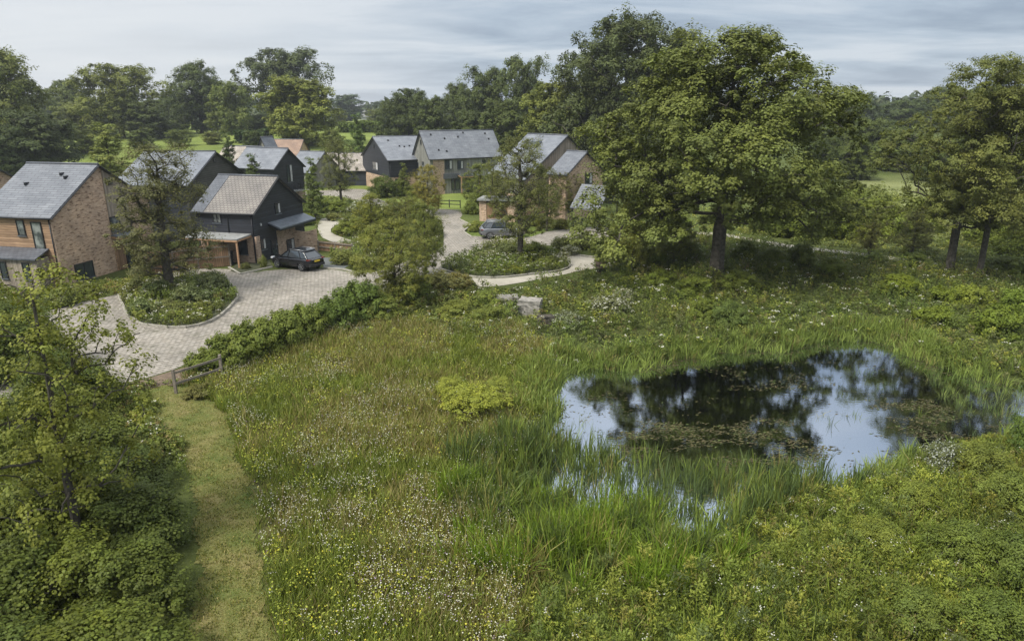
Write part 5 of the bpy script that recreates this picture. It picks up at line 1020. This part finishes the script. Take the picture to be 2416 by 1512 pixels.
V, c = blades(x, y, pz, hh, .013 + .010 * g.random(n) + y * .00035, .15 + .5 * g.random(n), g.random(n) * 6.28, cc, g)
stuff("meadow_grass", V, M['blade'], c, "fine brown and green grasses of the wildflower meadow beside the mown path", "grass")
# flowers
def flowers(name, pl, n, dens, cols, wts, hz, size, label, excl=(MOWN,), seed=0):
    g = np.random.default_rng(seed); x, y = sample(pl, n, dens, g, excl); n = len(x); z = ground_z(x, y) + hz[0] + (hz[1] - hz[0]) * g.random(n)
    C = np.stack([x, y, z], 1); Nn = nrm(g.normal(size=C.shape) * .45 + np.array([0, -.2, 1.])); V = leaf_quads(C, Nn, size * (.7 + .6 * g.random(n)), g, .5, 0)
    stuff(name, V, M['petal'], mixcol(cols, wts, n, g, .12), label, "wildflowers")
W_ = (.60, .59, .50); YL = (.50, .46, .05); PU = (.30, .2, .38); CR = (.46, .44, .27)
fd = lambda x, y: np.clip((fbm(x, y, .75, 31) * .5 + fbm(x, y, 3.0, 33) * .5 - .48) * 7, 0.03, 1) ** 1.5 * np.clip(1.2 - y / 40, .25, 1)
flowers("wildflowers", MEADOW, 90000, fd, [W_, CR, PU], [6, 4, 1], (.36, .66), .030, "small white and mauve flowers scattered over the brown meadow", seed=401)
flowers("yellow_wildflowers", MEADOW, 70000, lambda x, y: np.clip((fbm(x, y, .8, 47) * .6 + fbm(x, y, 2.6, 49) * .4 - .46) * 5, 0.02, 1) * np.clip(1.1 - edist(x, y, MOWN) / 8, .35, 1), [YL, (.30, .34, .05)], [1.5, 5], (.2, .52), .050, "small yellow green flowers in patches along the mown path's edge", seed=402)
g = np.random.default_rng(405); x, y = sample(MEADOW, 2600, lambda x, y: np.clip((fbm(x, y, 1.6, 55) - .38) * 4, .08, 1), g, (MOWN, LOT, POND), warp=1.5); n = len(x)
herbs("meadow_herbs", x, y, .2 + .45 * g.random(n), .12 + .22 * g.random(n), 40, .06, [(.13, .17, .04), (.19, .23, .045), (.10, .13, .05), (.26, .28, .05), (.16, .15, .08)], [3, 2.5, 2, 1.5, 1.5], "leafy green and yellow green clumps among the meadow grasses", 406, .3, upr=.9, fl=.30, fs=.036)
# mown path turf blades
g = np.random.default_rng(410); x, y = sample(MOWN, 260000, lambda x, y: np.clip(1.2 - y / 30, .2, 1), g); n = len(x)
V, c = blades(x, y, ground_z(x, y) + .02, .03 + .06 * g.random(n) * (noise(x, y, .22, 9) > .4), .014 + .010 * g.random(n), .3 + .8 * g.random(n), g.random(n) * 6.28, mixcol([(.14, .17, .04), (.20, .19, .07), (.34, .30, .17), (.05, .065, .022)], [4, 3, 1.6, 2.4], n, g), g)
stuff("mown_grass", V, M['blade'], c, "short cut grass with straw on the mown path", "grass")
g = np.random.default_rng(420); x, y = sample(BANK, 15000, lambda x, y: np.clip(1.3 - y / 40, .3, 1), g, (MOWN, POND), warp=3); n = len(x); hp = fbm(x, y, 2.2, 61)
herbs("waterside_plants", x, y, .15 + 1.35 * np.clip(hp - .2, 0, 1) * (.5 + .7 * g.random(n)) * np.clip(.3 + edist(x, y, POND) / 3.2, .3, 1), .13 + .17 * g.random(n), 34, .085, [(.11, .155, .034), (.155, .20, .042), (.08, .115, .034), (.19, .215, .05), (.13, .13, .055)], [4, 3, 2, 1.5, 1], "lush bright green waterside plants covering the near bank", 421, .2, upr=1.0, fl=.05)
x, y = sample(BANK, 40000, None, g, (MOWN, POND), warp=3.5); n = len(x)
V, c = blades(x, y, ground_z(x, y), (.35 + .5 * g.random(n)) * (.6 + .7 * fbm(x, y, 2.2, 61)) * np.clip(.4 + edist(x, y, POND) / 3, .4, 1), .014 + .012 * g.random(n), .2 + .5 * g.random(n), g.random(n) * 6.28, mixcol([(.14, .20, .04), (.19, .24, .055), (.10, .14, .03), (.22, .20, .10)], [4, 3, 2, 1], n, g), g)
stuff("bank_grass", V, M['blade'], c, "tall green grass growing between the waterside plants", "grass")
x, y = sample(BANK, 1500, lambda x, y: .75, g, (MOWN, POND), warp=2.5); n = len(x)
herbs("bushy_bank_plants", x, y, (.45 + .75 * g.random(n)) * (.5 + .9 * fbm(x, y, 2.2, 61)) * np.clip(.2 + edist(x, y, POND) / 3.5, .25, 1), .22 + .3 * g.random(n), 150, .085, [(.12, .165, .037), (.17, .21, .047), (.085, .12, .038), (.21, .225, .06), (.075, .105, .045)], [4, 3, 2.5, 1.2, 1.5], "taller feathery bushy plants rising over the near bank", 425, .22, upr=.9, fl=.05, fs=.035)
# green fringe of leafy plants along the mown path
BUF = MOWN.mean(0) + (MOWN - MOWN.mean(0)) * np.array([1.5, 1.02]); x, y = sample(BUF, 5200, lambda x, y: np.where(edist(x, y, MOWN) < .55, 1, 0) * (.3 + .7 * noise(x, y, .9, 12)), g, (MOWN, LOT)); n = len(x)
herbs("path_edge_plants", x, y, .12 + .35 * g.random(n), .10 + .16 * g.random(n), 22, .06, [(.09, .135, .03), (.13, .18, .035), (.17, .21, .04), (.075, .11, .04)], [3, 3, 2, 2], "leafy green plants fringing both sides of the mown path", 426, .3, fl=.12, fs=.035)
UNDER = poly([(1120, 685), (1242, 672), (1352, 655), (1452, 634), (1540, 600), (1640, 560), (1697, 556), (1800, 576), (1990, 602), (2240, 632), (2900, 645), (3300, 900), (2560, 930), (2450, 903), (2330, 893), (2230, 868), (2150, 833), (2105, 801), (1925, 801), (1760, 820), (1540, 856), (1330, 870), (1300, 915), (1250, 830), (960, 762), (860, 765), (740, 800), (700, 790), (860, 715), (1000, 680)])
x, y = sample(UNDER, 30000, lambda x, y: .45 + .55 * noise(x, y, 2.1, 71), g, (LOT, POND, PATH1, PATH3), warp=2.5); n = len(x); hp = fbm(x, y, 3.2, 73)
herbs("undergrowth", x, y, .15 + 1.25 * hp ** 1.3 * (.35 + .9 * g.random(n)), .15 + .28 * g.random(n), 30, .11, [(.080, .110, .032), (.11, .15, .038), (.16, .20, .045), (.10, .115, .06), (.14, .125, .065), (.21, .235, .055)], [5, 4, 2, 2, 1, 1.2], "rough mixed undergrowth between the oaks and the pond", 431, .32, fl=.06, fs=.09)
OPEN = poly([(1240, 662), (1452, 628), (1640, 545), (2030, 590), (2240, 622), (3200, 640), (3200, 470), (2420, 440), (2000, 450), (1640, 500), (1460, 535), (1350, 585), (1455, 612)])
x, y = sample(OPEN, 26000, lambda x, y: np.clip(1.5 - y / 75, .25, 1), g, (PATH1, PATH3, ROAD2)); n = len(x); hp = fbm(x, y, 4, 83)
herbs("rough_grass_clumps", x, y, .15 + .7 * hp * g.random(n), .3 + .4 * g.random(n), 16, .22, [(.12, .155, .038), (.17, .205, .06), (.20, .225, .085), (.08, .105, .03)], [4, 3, 2, 2], "rough grass and weeds around the pale path under the trees", 441, .25)
# beds and gardens around the houses
for nm, pl, k, lb, sd_ in (("bed_plants", ISLE1, 2200, "low flowering plants filling the kerbed bed", 451), ("island_plants", ISLE2, 2600, "low plants and grass on the planted island", 452), ("garden_plants", GARDEN, 5200, "mixed low planting in the central garden", 453)):
    x, y = sample(pl, k, None, g, (PATH2,)); n = len(x)
    herbs(nm, x, y, .15 + .8 * fbm(x, y, 1.6, 91) * (.4 + g.random(n)), .12 + .2 * g.random(n), 22, .10, [(.085, .115, .036), (.125, .165, .04), (.17, .215, .04), (.12, .13, .075)], [4, 3, 2, 2], lb, sd_, .35, fl=.12, fs=.08, z0=.08 if nm != "garden_plants" else 0)
VERGE = poly([(-200, 1010), (60, 965), (280, 912), (420, 905), (440, 990), (440, 1100), (-200, 1100)]); V2 = poly([(100, 760), (300, 690), (400, 640), (520, 628), (520, 600), (300, 660), (130, 680), (-150, 690), (-150, 800)]); V3 = poly([(440, 866), (560, 790), (740, 742), (860, 690), (1000, 655), (1110, 660), (1130, 690), (860, 770), (700, 805), (520, 865), (445, 935)]); V4 = poly([(700, 470), (880, 462), (890, 500), (1040, 515), (1048, 556), (960, 600), (850, 640), (840, 560), (750, 560), (740, 520), (690, 500)])
for i, (pl, k) in enumerate(((VERGE, 2500), (V2, 5000), (V3, 6500), (V4, 9000))):
    x, y = sample(pl, k, None, g, (LOT, ROAD2, PATH2, MOWN)); n = len(x)
    herbs("verge_plants", x, y, .1 + .45 * fbm(x, y, 1.8, 95) * (.3 + g.random(n)), .14 + .25 * g.random(n), 20, .11, [(.085, .115, .034), (.125, .165, .04), (.18, .20, .06), (.16, .135, .07)], [4, 3, 2, 1], ["short weeds between the thicket and the paving", "weeds and grass along the nearest house's wall", "grasses and weeds under the fence and hedge", "rough planting left of the central road"][i], 460 + i, .3, fl=.05, fs=.07)
# ------------------------------------------------------------------ pond plants
g = np.random.default_rng(500); WZ = -.35
REED = poly([(1285, 985), (1330, 1040), (1440, 1062), (1560, 1085), (1750, 1100), (1890, 1112), (2030, 1095), (2060, 1125), (2030, 1160), (1900, 1200), (1760, 1260), (1720, 1340), (1560, 1370), (1400, 1400), (1200, 1330), (1060, 1230), (1050, 1110), (1150, 1060), (1260, 1040)], -.3)
def reeds(name, x, y, h, nb, spread, wd, cols, wts, label, seed, lean=.35):
    g = np.random.default_rng(seed); n = len(x); N_ = n * nb; rep = lambda a: np.repeat(a, nb); az = g.random(N_) * 6.283; ro = rep(spread) * g.random(N_) ** .6
    X_ = rep(x) + ro * np.cos(az); Y_ = rep(y) + ro * np.sin(az); z = np.maximum(ground_z(X_, Y_), WZ - .3); hh = rep(h) * (.55 + .5 * g.random(N_))
    cb3 = np.repeat(mixcol(cols, wts, n, g, .22), nb, 0) * (.6 + .75 * g.random((N_, 1)))
    V, c = blades(X_, Y_, z, hh, wd * (.7 + .6 * g.random(N_)), np.abs(g.normal(size=N_)) * lean * .8 + .05, az + g.normal(size=N_) * .5, cb3, g); stuff(name, V, M['blade'], c, label, "reeds")
RC = [(.085, .125, .052), (.135, .185, .052), (.065, .10, .05), (.19, .19, .09)]
x, y = sample(REED, 5200, lambda x, y: np.clip((fbm(x, y, 1.1, 101) - .30) * 3.2, .05, 1) * np.where(inpoly(x, y, POND), .62, 1), g); n = len(x)
reeds("reeds", x, y, .65 + .75 * g.random(n), 9, .08 + .10 * g.random(n), .038, RC, [4, 4, 3, .7], "tall green reeds standing in the near shallows of the pond", 501, .3)
RIM_in = np.array(wb + (POND - wb) * .93); RIM_out = np.array(wb + (POND - wb) * 1.16)
x, y = sample(RIM_out, 20000, lambda x, y: (.35 + .65 * (noise(x, y, 1.4, 105) > .38)) * np.where(edist(x, y, POND) < np.where(inpoly(x, y, POND), .15 + .9 * noise(x, y, 1.0, 19) ** 2, 1.7), 1, 0) * np.where(y > 26, 1, .3) * np.where((x > 15) & (y < 33), .35, 1), g); n = len(x)
reeds("pond_edge_grass", x, y, .45 + .5 * g.random(n), 10, .12 + .12 * g.random(n), .042, [(.15, .21, .065), (.19, .25, .08), (.11, .16, .045), (.22, .21, .10)], [4, 3, 3, 1], "arching light green sedge growing round the pond's edge", 503, .55)
R2 = poly([(1500, 1160), (1000, 1150), (1020, 1330), (1300, 1400), (1700, 1420), (1750, 1300)], 0)
x, y = sample(R2, 1100, lambda x, y: np.clip((fbm(x, y, 1.3, 107) - .4) * 4, 0, 1), g); n = len(x)
reeds("sedge_tussocks", x, y, .75 + .5 * g.random(n), 20, .16 + .14 * g.random(n), .034, [(.115, .19, .025), (.145, .215, .035), (.20, .19, .08)], [5, 3, .8], "thick bright sedge tussocks at the near edge of the pond", 504, .5)
# emergent tufts in the open water
g = np.random.default_rng(510); tu = [P(u, v, WZ) for u, v in [(2010, 985), (1985, 870), (2045, 880), (2275, 1010), (1950, 990), (1540, 1060), (1610, 1085), (1385, 1010), (1405, 1030), (2180, 980), (2100, 910), (1640, 1110), (1780, 1110), (1500, 880), (2330, 960), (2380, 930), (2350, 980), (2250, 930), (2200, 900), (2300, 900)]]
x = np.array([p[0] for p in tu]); y = np.array([p[1] for p in tu]); x = np.concatenate([x + g.normal(size=len(x)) * .25 for _ in range(3)]); y = np.concatenate([y + g.normal(size=len(y)) * .25 for _ in range(3)])
reeds("emergent_rushes", x, y, .45 + .4 * g.random(len(x)), 10, .08 + 0 * x, .02, RC, [3, 3, 3, 1], "thin tufts of rush poking out of the open water", 505, .6)
REEDR = poly([(2180, 870), (2260, 880), (2500, 920), (2500, 1010), (2330, 1000), (2230, 960)], WZ); x, y = sample(REEDR, 420, lambda x, y: .35 + .3 * noise(x, y, .8, 4), g); reeds("back_water_rushes", x, y, .45 + .35 * g.random(len(x)), 9, .1 + 0 * x, .022, [(.10, .15, .055), (.14, .18, .07)], [1, 1], "greyish rushes in the water at the pond's right end", 506, .45)
# floating weed
g = np.random.default_rng(520); n = 90000; lo = POND.min(0); hi = POND.max(0); x = lo[0] + g.random(n) * (hi[0] - lo[0]); y = lo[1] + g.random(n) * (hi[1] - lo[1])
wz = poly([(1480, 1000), (1950, 980), (1980, 1060), (1900, 1120), (1500, 1110), (1440, 1050)], WZ); wz2 = poly([(2040, 930), (2260, 930), (2260, 1030), (2120, 1050), (2050, 1010)], WZ); wz3 = poly([(1700, 880), (1900, 870), (1940, 1000), (1750, 990)], WZ)
nn = fbm(x, y * 2.2, 1.5, 111); dn = np.where(inpoly(x, y, wz), .95, np.where(inpoly(x, y, wz2), .8, np.where(inpoly(x, y, wz3), .3, .07 + .4 * (edist(x, y, POND) < .9)))) * np.clip((nn - .45) * 5, 0, 1)
m_ = inpoly(x, y, POND) & (g.random(n) < dn); x = x[m_]; y = y[m_]; n = len(x); C = np.stack([x, y, np.full(n, WZ + .006) + .008 * g.random(n)], 1); az = g.normal(size=n) * .5 + .2; ax = np.stack([np.cos(az), np.sin(az), np.zeros(n)], 1)
V = leaf_quads(C, nrm(np.array([0, 0, 1.]) + g.normal(size=C.shape) * .06), .07 + .13 * g.random(n), g, .16, 0, axis=ax)
stuff("floating_weed", V, M['leaf'], mixcol([(.085, .07, .035), (.06, .06, .025), (.13, .12, .05), (.10, .13, .04)], [4, 4, 2, 1], n, g), "brown and olive pondweed floating in mats on the dark water", "pondweed")

g = np.random.default_rng(600); nt_ = 420; az = (g.random(nt_) - .5) * 1.9; dd = 330 + 420 * g.random(nt_); tx_ = dd * np.sin(az); ty_ = dd * np.cos(az); k = 170
gap = (np.abs(np.degrees(az) + 12.2) < 2.2) & (dd < 560); tx_, ty_, dd = tx_[~gap], ty_[~gap], dd[~gap]; nt_ = len(tx_)
hh = 8 + 6 * g.random(nt_); ww = 6 + 6 * g.random(nt_); D_ = nrm(g.normal(size=(nt_, k, 3))); D_[..., 2] = np.abs(D_[..., 2]) ** .8
lum = 1 + .22 * np.sin(D_[..., 0] * 7 + az[:nt_, None] * 50) * np.cos(D_[..., 2] * 6)
C = np.stack([tx_[:, None] + D_[..., 0] * ww[:, None] * lum, ty_[:, None] + D_[..., 1] * ww[:, None], D_[..., 2] * hh[:, None] * lum + 5.0], -1).reshape(-1, 3)
Nn = nrm(D_.reshape(-1, 3) + g.normal(size=C.shape) * .5); V = leaf_quads(C, Nn, 1.7 + 1.6 * g.random(len(C)), g, .5)
stuff("distant_woodland", V, M['leaf'], mixcol([(.065, .085, .035), (.05, .07, .03), (.085, .10, .04)], [2, 2, 1], len(C), g), "hazy band of woodland closing the horizon", "woodland")
# haze: thin even air round camera and scene
mb = MB().box(-1100, 1100, -60, 1100, -3, 60); m = bpy.data.materials.new("haze"); m.use_nodes = True; t = m.node_tree; t.nodes.clear(); o_ = t.nodes.new("ShaderNodeOutputMaterial"); pv = t.nodes.new("ShaderNodeVolumePrincipled")
pv.inputs['Color'].default_value = (.86, .91, 1.0, 1); pv.inputs['Density'].default_value = .00025; pv.inputs['Anisotropy'].default_value = .1; t.links.new(pv.outputs[0], o_.inputs['Volume'])
hz = mb.build("haze", m); tag(hz, "thin even haze that pales the farthest trees", "haze", kind='stuff')
